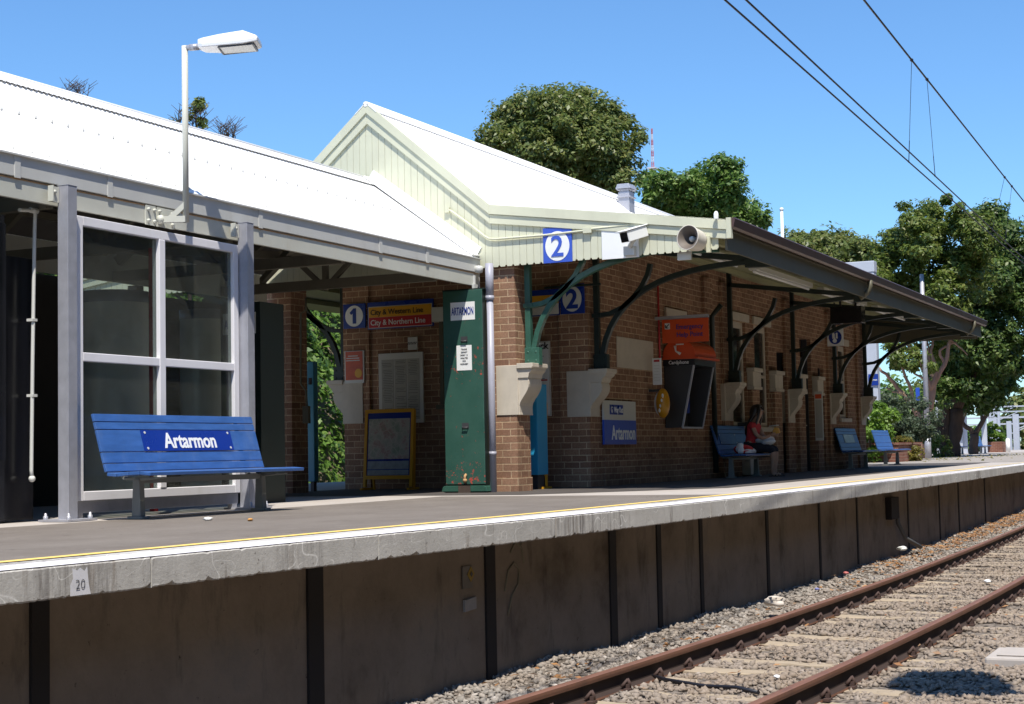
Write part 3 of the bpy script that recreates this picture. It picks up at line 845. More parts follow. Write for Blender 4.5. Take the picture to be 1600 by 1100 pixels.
# sandstone corbels and green iron brackets
def corbel(x0, x1, yb, yf, zt, front=True, body=None):
    # profile in (y,z): block on the wall from yb, projecting to yf at the top
    c = MB(); zb = zt-.70; s = 1 if front else -1
    Y = lambda d: yf0 - s*d
    yf0 = yb
    dep = abs(yf-yb)
    prof = [(0, zb), (0, zt-.12)]
    n = 12; cur = []
    for i in range(n+1):
        t = i/n
        d = dep*(.62 - .55*t + .16*math.sin(2*math.pi*t)) if i < n else .02
        cur.append((max(.015, d), zt-.20-(zt-.20-zb)*t))
    pr_ = [(Y(0), zb), (Y(0), zt-.2)] + [(Y(d), z) for d, z in cur]
    c.prism(pr_, 'x', x0, x1)
    c.prism([(Y(0), zt-.2), (Y(0), zt-.07), (Y(dep*.92), zt-.07), (Y(dep*.9), zt-.10), (Y(dep*.72), zt-.14), (Y(dep*.66), zt-.2)], 'x', x0-.015, x1+.015)
    c.prism([(Y(0), zt-.07), (Y(0), zt), (Y(dep), zt), (Y(dep), zt-.05), (Y(dep*.95), zt-.07)], 'x', x0-.04, x1+.04)
    if body: c.box(body[0], body[1], min(body[2:4]), max(body[2:4]), zb, zt-.02)
    return c.build("corbel", STONE, b, bevel=.005)

def bracket(x, yw, zt, mat, front=True, L=3.0):
    s = 1 if front else -1
    Y = lambda d: yw - s*d
    m = MB(); W = .085
    def flat(pts, w, th):
        pts = [(x, Y(d), z) for d, z in pts]
        for a, c in zip(pts[:-1], pts[1:]): m.bar(a, c, w, th, up=(0, 0, 1) if abs(a[2]-c[2]) < abs(a[1]-c[1]) else (0, 1, 0))
    # vertical post on the wall
    m.box(x-W/2, x+W/2, Y(.04), Y(.12), zt-1.40, zt+.62)
    # lower sweeping arm
    P = []
    for i in range(15):
        a = i/14
        d = .14 + .10*a + (L-.30)*a**1.9 if a < 1 else L-.06
        z = zt-1.42 + 1.45*(1-(1-a)**2.3)
        P.append((d, z))
    flat2(m, [(x, Y(d), z) for d, z in P], W, .075)
    # counter arm
    Q = [(.10, zt-.62), (.30, zt-.60), (.50, zt-.52), (.66, zt-.40), (.80, zt-.24), (.90, zt-.07), (.95, zt+.10)]
    flat2(m, [(x, Y(d), z) for d, z in Q], W, .068)
    # top member up to the gutter
    m.bar((x, Y(.05), zt+.40), (x, Y(L-.05), zt+.02), W, .08)
    m.bar((x, Y(L-.45), zt+.0), (x, Y(L-.03), zt-.01), W+.03, .12)
    # foot plate with bolts
    m.box(x-W/2-.012, x+W/2+.012, Y(.03), Y(.25), zt-1.44, zt-1.20)
    for dz in (-1.38, -1.26):
        for dy in (.08, .20):
            m.lathe([(.0,-.062),(.016,-.058),(.018,-.05)], (x, Y(dy), zt+dz), 8, 'x')
    m.bar((x, Y(.02), zt-.62), (x, Y(.16), zt-.62), W+.03, .06)
    return m
def flat2(m, pts, w, th):
    # continuous curved flat bar in a plane of constant x
    n = len(pts); vs = []; fs = []
    for i, p in enumerate(pts):
        p = Vector(p); d = Vector(pts[min(i+1, n-1)]) - Vector(pts[max(i-1, 0)]); d.normalize()
        nn = Vector((0, -d.z, d.y))
        for a, c in ((-1,-1),(1,-1),(1,1),(-1,1)): vs.append(p + Vector((a*w/2,0,0)) + nn*(c*th/2))
    for i in range(n-1):
        for k in range(4): fs.append((4*i+k, 4*i+(k+1) % 4, 4*i+4+(k+1) % 4, 4*i+4+k))
    fs += [(3,2,1,0), (4*n-4,4*n-3,4*n-2,4*n-1)]
    m.add(vs, fs)
for i, (x, yw) in enumerate(((19.78, 9.24), (21.86, YF-.035), (28.25, YF-.065), (32.52, YF-.065), (36.0, YF-.065), (39.0, YF-.065))):
    zt = 3.16
    first = i == 0
    bm_ = bracket(x, yw, zt, None, True, 2.85)
    bm_.build("awning_bracket", GREEN_IRON if first else DARK_IRON, b, bevel=.004)  # brackets in shade get a darker copy of the green
    if first: corbel(19.56, 19.99, 9.24, 9.0, 1.74, True, (19.537, 19.96, 9.235, 9.56))
    else: corbel(x-.16, x+.16, yw, yw-.30, 1.74, True, (x-.175, x+.2, yw-.012, yw+.36) if i == 1 else (x-.24, x+.24, yw-.012, yw+.2))
for x, yw in ((19.78, 13.41), (21.86, YB+.035)):
    bracket(x, yw, 3.16, None, False, 2.85).build("awning_bracket", DARK_IRON, b)
    corbel(x-.16, x+.16, yw, yw+.30, 1.74, False, (x-.175, x+.2, yw-.36, yw+.012) if x > 20 else None)
m = MB(); m.tube([(27.2, 8.98, .1), (27.2, 8.98, 2.9), (27.2, 8.8, 3.1)], .05, 8); m.build("awning_pipe", DARK_IRON, b)
m = MB(); m.tube([(24.75, YF-.03, 1.8), (24.75, YF-.03, 3.3)], .018, 6); m.build("red_conduit", SIGN_RED, b)
# conduit on the gable boards
pts = [PX(q[0], q[1], XG-.015) for q in ((699,328),(704,329),(733,350),(757,369),(764,373),(775,373.5),(850,367.5),(918,360),(925,357.5),(985,351))]
m = MB(); m.tube(pts, .016, 6); q = pts[7]; m.box(XG-.035, XG+.008, q.y-.06, q.y+.06, q.z-.035, q.z+.035)
q = pts[0]; m.box(XG-.03, XG+.008, q.y-.03, q.y+.03, q.z-.035, q.z+.035)
m.build("conduit", CREAM, b)

# ---------------------------------------------------------------- left canopy
CY, CX0 = 9.75, 6.5
c = empty("platform_canopy", (13.5, 11.5, 0), "low platform canopy with white corrugated roof, grey steel posts and deep cream fascia", "canopy")
rm = corr([(CY-.02, 3.195), (11.47, 4.44)], CX0, XG-.06, pp=8)
for yy_, zz_ in ((9.84, 3.255), (10.62, 3.83)):
    x = CX0 + .2
    while x < XG-.3:
        rm.lathe([(.013,-.012),(.013,.016),(.006,.024),(0,.025)], (x, yy_, zz_ + (0.012 if yy_ < 10 else .013)), 6, 'z', mi=1); x += .228
rm2 = corr([(11.53, 4.44), (13.27, 3.195)], CX0, XG-.06, pp=8); rm.add(rm2.v, rm2.f, sm=True)
croof = rm.build("roof", [WHITE_ROOF, GUTTER_GREY], c)
# ridge flashing with scalloped edges
m = MB(); m.tube([(CX0, YR, 4.47), (XG-.03, YR, 4.47)], .032, 8)
for s in (-1, 1):
    vs = []; fs = []; n = int((XG-.03-CX0)/.038)
    for i in range(n+1):
        x = CX0 + (XG-.03-CX0)*i/n
        e = .20 + (.018 if i % 2 else -.004)
        vs += [(x, YR+s*.02, 4.475), (x, YR+s*e, 4.475-.72*e+.017)]
    for i in range(n): fs.append((2*i, 2*i+1, 2*i+3, 2*i+2))
    m.add(vs, fs)
m.build("ridge_cap", WHITE_ROOF, croof)
# valley flashing against the gable
m = MB(); m.bar((XG-.10, CY+.0, 3.24), (XG-.10, 11.45, 4.48), .22, .02, up=(0,-.6,.8)); m.bar((XG-.0, CY+.0, 3.30), (XG-.0, 11.45, 4.54), .02, .13, up=(0,-.6,.8)); m.build("valley_flashing", WHITE_ROOF, croof)
m = MB(); m.box(CX0, XG-.03, CY-.028, CY-.018, 3.005, 3.195); m.box(CX0, XG-.03, CY-.05, CY-.03, 3.185, 3.20); m.box(CX0, XG-.03, CY-.017, CY+.12, 3.0, 3.012)
gt = m.build("gutter", GUTTER_GREY, c)
for pxx in (23, 168, 403, 590, 663):
    x = PY(pxx, 300, CY).x; MB().box(x-.035, x+.035, CY-.036, CY-.0285, 2.99, 3.19).build("gutter_strap", GUTTER_GREY, gt)
m = MB(); m.box(CX0, XG-.05, CY-.012, CY+.03, 2.815, 2.992); fa = m.build("fascia", FASCIA, c)
m = MB(); m.box(CX0, XG-.05, CY-.0155, CY-.0125, 2.980, 2.992); m.build("rust_line", RUST, fa)
m = MB(); m.box(CX0, XG-.05, 13.22, 13.27, 2.8, 3.19); m.build("back_fascia", FASCIA, c)
# end return of the fascia at the downpipe
m = MB(); m.box(XG-.048, XG-.02, CY-.012, CY+.05, 2.70, 3.0); m.lathe([(.0,.0),(.055,.01),(.06,.06),(.055,.1),(0,.11)], (XG-.16, CY-.07, 2.98), 12)
m.bar((XG-.22, CY-.03, 2.95), (XG-.22, CY-.03, 2.70), .03, .03); m.box(XG-.26, XG-.16, CY-.05, CY-.014, 2.77, 2.83); m.build("end_bracket", GUTTER_GREY, c)
# trusses and ceiling
for x in (8.3, 11.0, 13.75, 16.0, 18.3):
    m = MB()
    m.bar((x, CY+.06, 2.86), (x, 13.2, 2.86), .09, .13)
    m.bar((x, CY+.1, 3.05), (x, 11.5, 4.27), .08, .12); m.bar((x, 13.15, 3.05), (x, 11.5, 4.27), .08, .12)
    m.bar((x, 11.5, 2.8), (x, 11.5, 4.3), .07, .07); m.bar((x, 11.5, 2.8), (x, 10.6, 3.6), .06, .06); m.bar((x, 11.5, 2.8), (x, 12.4, 3.6), .06, .06)
    m.build("roof_truss", TRUSS, c)
MB().bar((15.2, 9.9, 2.98), (18.4, 12.6, 2.98), .07, .09).build("brace", TRUSS, c)
MB().bar((18.4, 9.9, 3.08), (15.2, 12.6, 3.08), .07, .09).build("brace", TRUSS, c)
m = MB(); m.prism([(CY+.05,3.205),(11.5,4.40),(13.22,3.205),(13.22,3.195),(11.5,4.385),(CY+.05,3.195)], 'x', CX0+.05, XG-.12); m.build("roof_shade_sheet", SHADE_LINING, c)
m = MB()
for yy, zz in ((10.2, 3.38), (10.8, 3.82), (11.2, 4.10), (11.8, 4.10), (12.2, 3.82), (12.8, 3.38)): m.box(CX0+.06, XG-.13, yy-.03, yy+.03, zz-.03, zz+.05)
m.build("purlins", TRUSS, c)
def canopy_post(pxb, pyt, w=.118, x=None, y=None):
    m = MB(); m.box(x-w/2, x+w/2, y-w/2, y+w/2, .02, 2.985); m.box(x-w/2-.004, x+w/2+.004, y-w/2-.004, y+w/2+.004, 2.985, 2.99)
    po = m.build("post", GALV, c, bevel=.008)
    q = MB(); q.box(x-.19, x+.19, y-.17, y+.17, .004, .022)
    for a in (-.14, .14):
        for d in (-.13, .13): q.lathe([(.022,.02),(.022,.05),(.012,.055),(.012,.075),(0,.08)], (x+a, y+d, 0), 8)
    q.build("base_plate", GALV, po)
    k = MB(); k.box(x-w/2-.12, x-w/2-.005, y+w/2-.02, y+w/2+.0, 2.83, 2.97); k.box(x-w/2-.125, x-w/2-.115, y+w/2-.06, y+w/2-.0, 2.83, 2.97)
    k.lathe([(.0,-.02),(.018,-.018),(.018,0)], (x-w/2-.07, y+w/2-.02, 2.92), 8, 'y'); k.build("cleat", FASCIA, po)
    return po
canopy_post(0, 0, x=11.03, y=9.63); canopy_post(0, 0, x=13.77, y=9.63)
for x in (8.3, 11.05, 13.75, 16.4, 18.6):
    m = MB(); m.box(x-.07, x+.07, 13.12, 13.26, 0, 2.78); m.build("post", TRUSS, c)
# lamp fixing plates on the fascia
m = MB()
for xa, xb in ((12.25, 12.40), (12.42, 12.68)):
    m.box(xa, xb, CY-.026, CY-.013, 2.80, 2.99)
    for z in (2.84, 2.95):
        for xx in (xa+.03, xb-.03): m.lathe([(.0,-.05),(.016,-.048),(.016,-.026)], (xx, CY, z), 8, 'y')
m.build("fixing_plate", FASCIA, c)
# downpipe beside the cabinet
m = MB(); m.tube([(XG-.20, 9.50, 3.10), (XG-.20, 9.50, 2.62)], .056, 14); m.tube([(XG-.20, 9.50, 2.62), (XG-.20, 9.50, .0)], .047, 14)
m.tube([(XG-.20, 9.50, 2.66), (XG-.20, 9.50, 2.60)], .060, 14); m.tube([(XG-.20, 9.50, .55), (XG-.20, 9.50, .50)], .052, 14)
m.build("downpipe", PIPE, c)

# ---------------------------------------------------------------- glazed screen under the canopy
gs = empty("glazed_screen", (12.5, 9.7, 0), "tall white framed glass windbreak screen of four panes behind the blue bench", "screen")
GX0, GX1, GY = 11.20, 13.69, 9.70
m = MB(); fw = .085
xm = PY(250, 500, GY).x
for xa, xb in ((GX0, GX0+fw), (GX1-fw, GX1)): m.box(xa, xb, GY-.03, GY+.05, .17, 2.75)
m.box(GX0+fw+.0, GX1-fw, GY-.03, GY+.05, 2.665, 2.75); m.box(GX0+fw, GX1-fw, GY-.03, GY+.05, .17, .255)
m.box(xm-.045, xm+.045, GY-.035, GY+.055, .256, 2.664)
zr = PY(250, 566, GY).z
m.box(GX0+fw, xm-.046, GY-.03, GY+.05, zr-.04, zr+.04); m.box(xm+.046, GX1-fw, GY-.03, GY+.05, zr-.04, zr+.04)
fr = m.build("frame", WHITE_FRAME, gs, bevel=.006)
m = MB(); m.box(GX0, GX1, GY-.0, GY+.08, .06, .165); m.box(GX0+.02, GX0+.10, GY, GY+.06, 0, .06); m.box(GX1-.1, GX1-.02, GY, GY+.06, 0, .06)
m.build("bottom_rail", GALV, gs)
for xa, xb in ((GX0+fw, xm-.046), (xm+.046, GX1-fw)):
    for za, zb in ((.256, zr-.041), (zr+.041, 2.664)):
        MB().box(xa, xb, GY+.008, GY+.014, za, zb).build("pane", GLASS, gs)

# ---------------------------------------------------------------- things under the canopy
# stainless drums, red post, dark screens
def drum(px0, px1, ytop, Y, name, label):
    a, bq = PY(px0, ytop, Y), PY(px1, ytop, Y); xc = (a.x+bq.x)/2; r = (bq.x-a.x)/2*.8
    t = empty(name, (xc, Y, 0), label, "column")
    m = MB(); m.lathe([(r,.12),(r,a.z-.12)], (xc, Y, 0), 32); m.lathe([(r*.97,0),(r*.97,.12),(r,.12)], (xc, Y, 0), 32); m.build("drum", STEEL, t)
    m = MB(); m.lathe([(r*1.03,a.z-.12),(r*1.03,a.z),(0,a.z)], (xc, Y, 0), 32); m.build("rim", GALV, t)
drum(136, 222, 452, 11.0, "steel_column", "wide stainless steel drum seen through the left panes of the screen")
drum(290, 346, 482, 11.9, "steel_column", "narrower stainless steel drum seen through the right panes of the screen")
q = PY(239, 500, 10.4)
t = tag(MB().box(q.x-.03, q.x+.03, 10.37, 10.43, 0, 2.72).build("red_post", SIGN_RED), "slim red post behind the middle mullion of the screen", "post")
q = PY(226, 500, 10.8)
t = empty("leaflet_stand", (q.x, 10.8, 0), "narrow pale blue and cream leaflet stand behind the glass beside the red post", "stand")
m = MB(); m.box(q.x-.14, q.x+.1, 10.75, 10.85, .3, 1.75); m.box(q.x-.05, q.x+.03, 10.78, 10.82, 0, .3); m.build("panel", paint("pale blue sheet", (.22,.30,.36), .4, .1, 3), t)
m = MB(); m.box(q.x-.12, q.x+.08, 10.742, 10.749, 1.76, 2.3); m.box(q.x-.14, q.x+.1, 10.75, 10.85, 1.751, 2.32); m.build("header", paint("cream sheet", (.42,.38,.28), .5, .1, 3), t)
# dark back wall of the waiting area, with a low dark partition
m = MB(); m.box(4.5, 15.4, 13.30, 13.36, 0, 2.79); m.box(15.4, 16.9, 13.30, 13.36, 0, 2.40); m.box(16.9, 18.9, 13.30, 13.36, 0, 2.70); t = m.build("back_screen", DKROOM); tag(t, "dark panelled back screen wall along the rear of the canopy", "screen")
# kiosk at the left edge
k = empty("ticket_kiosk", (9.5, 10.3, 0), "black fronted kiosk cabinet at the left end under the canopy", "kiosk")
m = MB(); m.box(7.0, 10.62, 9.98, 11.4, .02, 2.70); m.build("body", BLACKBOX, k)
m = MB(); m.box(7.5, 10.60, 9.945, 9.975, .55, 2.62); m.build("glass_front", BLACKBOX, k)
m = MB()
for i in range(14): m.box(9.3+i*.085, 9.325+i*.085, 9.955, 9.97, .1, .46)
for i in range(7): m.box(9.25, 10.45, 9.948, 9.954, .11+i*.055, .125+i*.055)
m.build("mesh_grille", DARKGREY, k)
m = MB(); m.box(10.62, 11.0, 10.0, 10.03, .02, 2.35); m.build("side_panel", BLACKBOX, k)
m = MB(); pts = [PY(q_[0], q_[1], 9.9) for q_ in ((30,328),(52,329),(55,334),(54,360),(51,560),(49,735),(50,748))]
m.tube(pts, .017, 8); m.ball(pts[-1], .03); m.tube([pts[1]-Vector((.04,0,0)), pts[1]+Vector((.05,0,0))], .026, 8)
for q_ in (500, 618): m.box(PY(52,q_,9.9).x-.03, PY(52,q_,9.9).x+.03, 9.88, 9.95, PY(52,q_,9.9).z-.012, PY(52,q_,9.9).z+.012)
o = m.build("water_pipe", SIGN_GREY); tag(o, "thin white pipe with a tap end running down the dark kiosk front", "pipe")
# second cabinet with the end of a name plate, behind the right post
xq = PY(400, 500, 10.9).x - .36; yq = PX(399, 510, xq).y
k2 = empty("back_cabinet", (xq+.4, yq+.2, 0), "dark cabinet behind the right canopy post with the end of a white name plate showing", "cabinet")
m = MB(); m.box(xq+.01, xq+.5, yq-.06, yq+.5, 0, 2.35); m.build("body", DARK_IRON, k2)
m = MB(); m.box(xq, xq+.009, yq, yq+.46, 1.98, 2.23); pl = m.build("name_plate", SIGN_WHITE, k2)
MB().text("ARTARMON", (xq, yq+.23, 2.10), YM, ZP, .11, w=.40, bold=.01).build("lettering", SIGN_BLUE, pl)
# back porch details: pipe down the back pier, blue machine
m = MB(); pts = [PX(x_, y_, 19.52) for x_, y_ in ((478,465),(478,485),(470,490),(470,600),(478,610),(480,640))]
m.tube(pts, .018, 6); q = pts[-1]; m.box(19.47, 19.53, q.y-.05, q.y+.05, q.z-.2, q.z+.05)
tag(m.build("wall_conduit", CREAM_DK), "cream conduit bending down the brick pier by the rear opening", "conduit")
q = PX(487, 565, 20.6)
t = empty("validator_machine", (20.7, q.y, 0), "tall narrow blue ticket machine standing in the rear porch opening", "machine")
m = MB(); m.box(20.6, 20.72, q.y-.03, q.y+.09, .15, q.z); m.build("housing", LIGHT_BLUE, t, bevel=.01)
m = MB(); m.box(20.593, 20.599, q.y+.0, q.y+.06, q.z-.35, q.z-.25); m.build("screen", BLACKBOX, t)
m = MB(); m.box(20.62, 20.7, q.y, q.y+.06, 0, .15); m.build("foot", DARKGREY, t)

# line signs on the end wall (facing -X)
def board(name, X, px0, py0, px1, py1, mat, label, cat, t=.03, group=None):
    a, d = PX(px0, py0, X), PX(px1, py1, X)
    O = Vector((X, (a.y+d.y)/2, (a.z+d.z)/2)); w = abs(a.y-d.y); h = abs(a.z-d.z)
    e = empty(name, (X+t, O.y, O.z-h/2), label, cat, group)
    MB().slab(O, YM, ZP, w, h, t, off=0).build("panel", mat, e, bevel=.003)
    return e, O, w, h
SX = XW-.11
e, O, w, h = board("platform_sign", SX, 536, 476, 571, 512, SIGN_BLUE, "dark blue square figure 1 sign with a white disc on the brick wall", "sign")
MB().disc(O, YM, ZP, w*.40, h*.43, off=.006).build("disc", SIGN_WHITE, e)
one = [(-.06,-.31),(.10,-.31),(.10,.31),(-.02,.31),(-.20,.14),(-.13,.05),(-.06,.11)]
m = MB(); m.prism([(O.y-a_*h, O.z+c_*h) for a_, c_ in one], "x", O.x-.012, O.x-.0065); m.build("numeral", SIGN_BLUE, e)
e, O, w, h = board("line_sign", SX, 574, 473, 677, 509, SIGN_BLUE, "sign with a yellow row above a red row naming two city lines", "sign")
MB().slab(O+Vector((0,0,-.03)), YM, ZP, w*.97, h*.80, .004, off=.004).build("rim", SIGN_GREY, e)
MB().slab(O+Vector((0,0,-.03+h*.19)), YM, ZP, w*.955, h*.375, .004, off=.008).build("yellow_row", SIGN_YEL, e)
MB().slab(O+Vector((0,0,-.03-h*.19)), YM, ZP, w*.955, h*.375, .004, off=.008).build("red_row", SIGN_RED, e)
lft = O + Vector((0, w*.45, 0))
MB().text("City & Western Line", lft+Vector((0,0,-.03+h*.19)), YM, ZP, h*.20, off=.012, bold=.008, align='LEFT', sx=.92).build("lettering", SIGN_BLACK, e)
MB().text("City & Northern Line", lft+Vector((0,0,-.03-h*.19)), YM, ZP, h*.20, off=.012, bold=.008, align='LEFT', sx=.92).build("lettering", SIGN_WHITE, e)
e, O, w, h = board("poster", SX+.03, 538, 549, 569, 598, SIGN_GREY, "small orange framed poster on the brick below the figure 1 sign", "poster")
MB().slab(O+Vector((0,0,.02)), YM, ZP, w*.88, h*.88, .004, off=.005).build("print", paint("orange print", (.55,.09,.03), .4, .2, 6, bmp=0), e)
m = MB()
for i, (a_, w_) in enumerate(((.34,.5),(.27,.66),(.20,.7))): m.slab(O+Vector((0, w*.05, h*a_)), YM, ZP, w*w_, h*.03, .002, off=.008)
m.build("heading", SIGN_GREY, e)
MB().disc(O+Vector((0,-w*.22,-h*.2)), YM, ZP, w*.18, h*.14, off=.009).build("yellow_figure", SIGN_YEL, e)
e, O, w, h = board("timetable_board", SX+.03, 591, 553, 662, 660, SIGN_GREY, "large pale framed timetable board on the brick end wall", "notice board")
pg = paint("timetable paper", (.42,.41,.36), .45, .1, 9, bmp=0, stretch=(1,4,30))
m = MB()
for i in range(3): m.slab(O+Vector((0, w*(.29-.29*i), -h*.02)), YM, ZP, w*.27, h*.86, .003, off=.005)
m.build("sheet", pg, e)
m = MB()
for i in range(3):
    for j in range(34):
        if random.random() < .85: m.slab(O+Vector((0, w*(.29-.29*i)+w*random.uniform(-.02,.02), h*(.38-.024*j))), YM, ZP, w*random.uniform(.15,.23), h*.009, .001, off=.0075)
m.build("print", paint("grey print", (.22,.22,.2), .6, .1, 5, bmp=0), e)
e, O, w, h = board("wall_notice", SX+.04, 637, 527, 652, 546, SIGN_GREY, "small white notice with a dark chequered strip above the timetable board", "notice")
m = MB()
for i in range(6):
    for j in range(2): m.slab(O+Vector((0, w*(-.4+.16*i+.06*j), h*(.06-.1*j))), YM, ZP, w*.08, h*.08, .002, off=.004)
m.build("chequers", SIGN_BLACK, e)
# white junction box and conduit right of the line sign
q = PX(687, 492, SX+.02); t = empty("junction_box", (SX+.02, q.y, q.z-.1), "white electrical box with a trunking pipe running down the end wall", "electrical box")
m = MB(); m.box(SX-.04, SX+.05, q.y-.11, q.y+.11, q.z-.11, q.z+.12); m.build("box", SIGN_GREY, t, bevel=.008)
z2 = PX(690, 632, SX+.02).z
m = MB(); m.box(SX-.01, SX+.04, q.y-.06, q.y-.0, z2, q.z-.11); m.build("trunking", CREAM_DK, t)
m = MB(); m.box(SX-.04, SX+.05, q.y-.14, q.y+.06, z2-.07, z2-.005); m.build("ledge", CREAM_DK, t)
# A-frame map stands
def map_stand(X, px0, py0, px1, py1, label, tilt=.09, mat_face=None):
    a, d = PX(px0, py0, X), PX(px1, py1, X)
    yc = (a.y+d.y)/2; w = abs(a.y-d.y); h = a.z
    e = empty("map_stand", (X, yc, 0), label, "sign stand")
    U = Vector((tilt, 0, 1)).normalized(); O = Vector((X-.06, yc, h*.5+.02)) + Vector((tilt*0, 0, 0))
    m = MB(); fw_ = w*.055
    for s in (-1, 1): m.slab(O+YM*(s*(w/2-fw_/2)), YM, U, fw_, h*.96, .05)
    for zz in (h*.46, -h*.36): m.slab(O+U*zz, YM, U, w-2*fw_-.002, fw_*1.2, .05)
    for s in (-1, 1): m.bar(O+YM*(s*(w/2-.02))+U*(h*.46)+Vector((.06,0,0)), Vector((X+.10, yc-s*(w/2-.08), .0)), .03, .03)
    for s in (-1, 1): m.box(X-.20, X+.12, yc+s*(w/2-.02)-.02, yc+s*(w/2-.02)+.02, .0, .035)
    m.build("frame", SIGN_YEL, e)
    return e, O, U, w, h, fw_
def map_mat(name):
    m, t, b_ = new_mat(name)
    v = N(t, "ShaderNodeTexVoronoi", feature='DISTANCE_TO_EDGE'); v.inputs["Scale"].default_value = 9
    t.links.new(N(t, "ShaderNodeNewGeometry").outputs["Position"], v.inputs["Vector"])
    c_ = ramp(t, noise(t, 5, 6, .7), [(.35, (.30,.36,.27)), (.52, (.50,.49,.42)), (.60, (.46,.30,.27)), (.7, (.33,.42,.30))])
    c_ = mix(t, ramp(t, v.outputs[0], [(0, .8), (.06, 0.0)]), c_, (.60,.57,.50))
    t.links.new(c_, b_.inputs["Base Color"]); b_.inputs["Roughness"].default_value = .3; return m
e, O, U, w, h, fw_ = map_stand(21.2, 571, 640, 649, 760, "yellow framed stand holding a local area map in front of the end wall")
MB().slab(O+U*(h*.05), YM, U, w-2*fw_-.006, h*.80, .02, off=-.015).build("backing", SIGN_BLUE, e)
MB().slab(O+U*(h*.115), YM, U, (w-2*fw_)*.94, h*.50, .004, off=-.009).build("map_print", map_mat("map print"), e)
m = MB(); m.slab(O+U*(-h*.21), YM, U, (w-2*fw_)*.94, h*.10, .004, off=-.009); m.slab(O+U*(-h*.30), YM, U, (w-2*fw_)*.94, h*.06, .004, off=-.009)
m.build("key_panel", paint("key print", (.30,.35,.38), .4, .25, 12, bmp=0), e)
# stand and white board beside the front pier
e, O, U, w, h, fw_ = map_stand(20.9, 824, 628, 857, 752, "yellow framed poster stand half hidden behind the front brick pier", tilt=.03)
MB().slab(O+U*(h*.05), YM, U, w-2*fw_-.006, h*.80, .02, off=-.015).build("poster", SIGN_GREY, e)
MB().slab(O+U*(h*.39), YM, U, w-2*fw_-.01, h*.11, .004, off=-.010).build("header", SIGN_BLUE2, e)
m = MB(); m.disc(O+U*(h*.39)+YM*(w*.2), YM, U, .045, off=-.006); m.build("symbol", SIGN_WHITE, e)
m = MB()
for i in range(9): m.disc(O+U*(-h*.02+random.uniform(-.12,.12)*h)+YM*(w*random.uniform(-.3,.3)), YM, U, random.uniform(.03,.06), random.uniform(.02,.07), n=7, off=-.008)
m.build("picture", paint("dark print", (.16,.10,.13), .5, .4, 20, bmp=0), e)
q0, q1 = PX(830, 654, 20.55), PX(841, 742, 20.55)
t = empty("ticket_machine", (20.6, q0.y, 0), "bright blue sunlit machine side beside the front brick pier", "machine")
m = MB(); m.box(20.55, 20.9, q1.y, q0.y+.12, q1.z, PX(830, 600, 20.55).z); m.build("housing", MACHINE_BLUE, t, bevel=.006)
m = MB(); m.box(20.6, 20.85, q1.y+.03, q0.y+.09, 0, q1.z); m.build("foot", DARKGREY, t)
e, O, w, h = board("rail_notice_board", 21.66, 812, 535, 861, 650, SIGN_GREY, "tall white notice board with a red line on the wall behind the front pier", "notice board")
MB().slab(O, YM, ZP, w*.93, h*.96, .003, off=.005).build("sheet", SIGN_WHITE, e)
MB().text("track", O+Vector((0,-w*.46,h*.44)), YM, ZP, .10, bold=.02, align='RIGHT', off=.010).build("lettering", SIGN_BLACK, e)
m = MB(); m.slab(O+Vector((0,-w*.26,-h*.02)), YM, ZP, w*.3, .022, .002, off=.008); m.build("red_line", SIGN_RED, e)
m = MB()
for i in range(6): m.slab(O+Vector((0,-w*.2, h*(.30-.1*i))), YM, ZP, w*random.uniform(.15,.4), .010, .002, off=.0075)
m.build("print", paint("print grey", (.3,.3,.3), .5, .1, 3, bmp=0), e)
# hanging platform 2 signs (front side)
e, O, w, h = board("line_sign", 21.58, 818, 455, 874, 492, SIGN_BLUE, "sign with yellow and pale rows left of the shaded figure 2 sign", "sign")
MB().slab(O+Vector((0,0,h*.12)), YM, ZP, w*.97, h*.33, .004, off=.004).build("yellow_row", SIGN_YEL, e)
MB().slab(O+Vector((0,0,-h*.25)), YM, ZP, w*.97, h*.42, .004, off=.004).build("pale_row", SIGN_GREY, e)
e, O, w, h = board("platform_sign", 21.56, 875, 445, 913, 489, SIGN_BLUE, "dark blue figure 2 sign in the shade under the awning, by the wall corner", "sign")
MB().disc(O, YM, ZP, w*.40, h*.43, off=.006).build("disc", SIGN_GREY, e)
MB().text("2", O, YM, ZP, h*.62, off=.012, bold=.03).build("numeral", SIGN_BLUE, e)
m = MB(); m.box(21.52, 21.55, 8.8, 9.7, 2.96, 2.99); m.build("hanger", DARK_IRON, e)
# sunlit figure 2 sign on the gable boards
e, O, w, h = board("platform_sign", XG-.012, 848, 357, 894, 408.5, SIGN_BLUE2, "bright blue figure 2 sign in full sun on the cream gable boards", "sign", t=.022)
MB().disc(O+Vector((0,0,-.015)), YM, ZP, w*.42, h*.42, off=.004).build("disc", SIGN_WHITE, e)
MB().text("2", O+Vector((0,0,-.015)), YM, ZP, h*.58, off=.009, bold=.012, sx=1.0).build("numeral", SIGN_BLUE2, e)
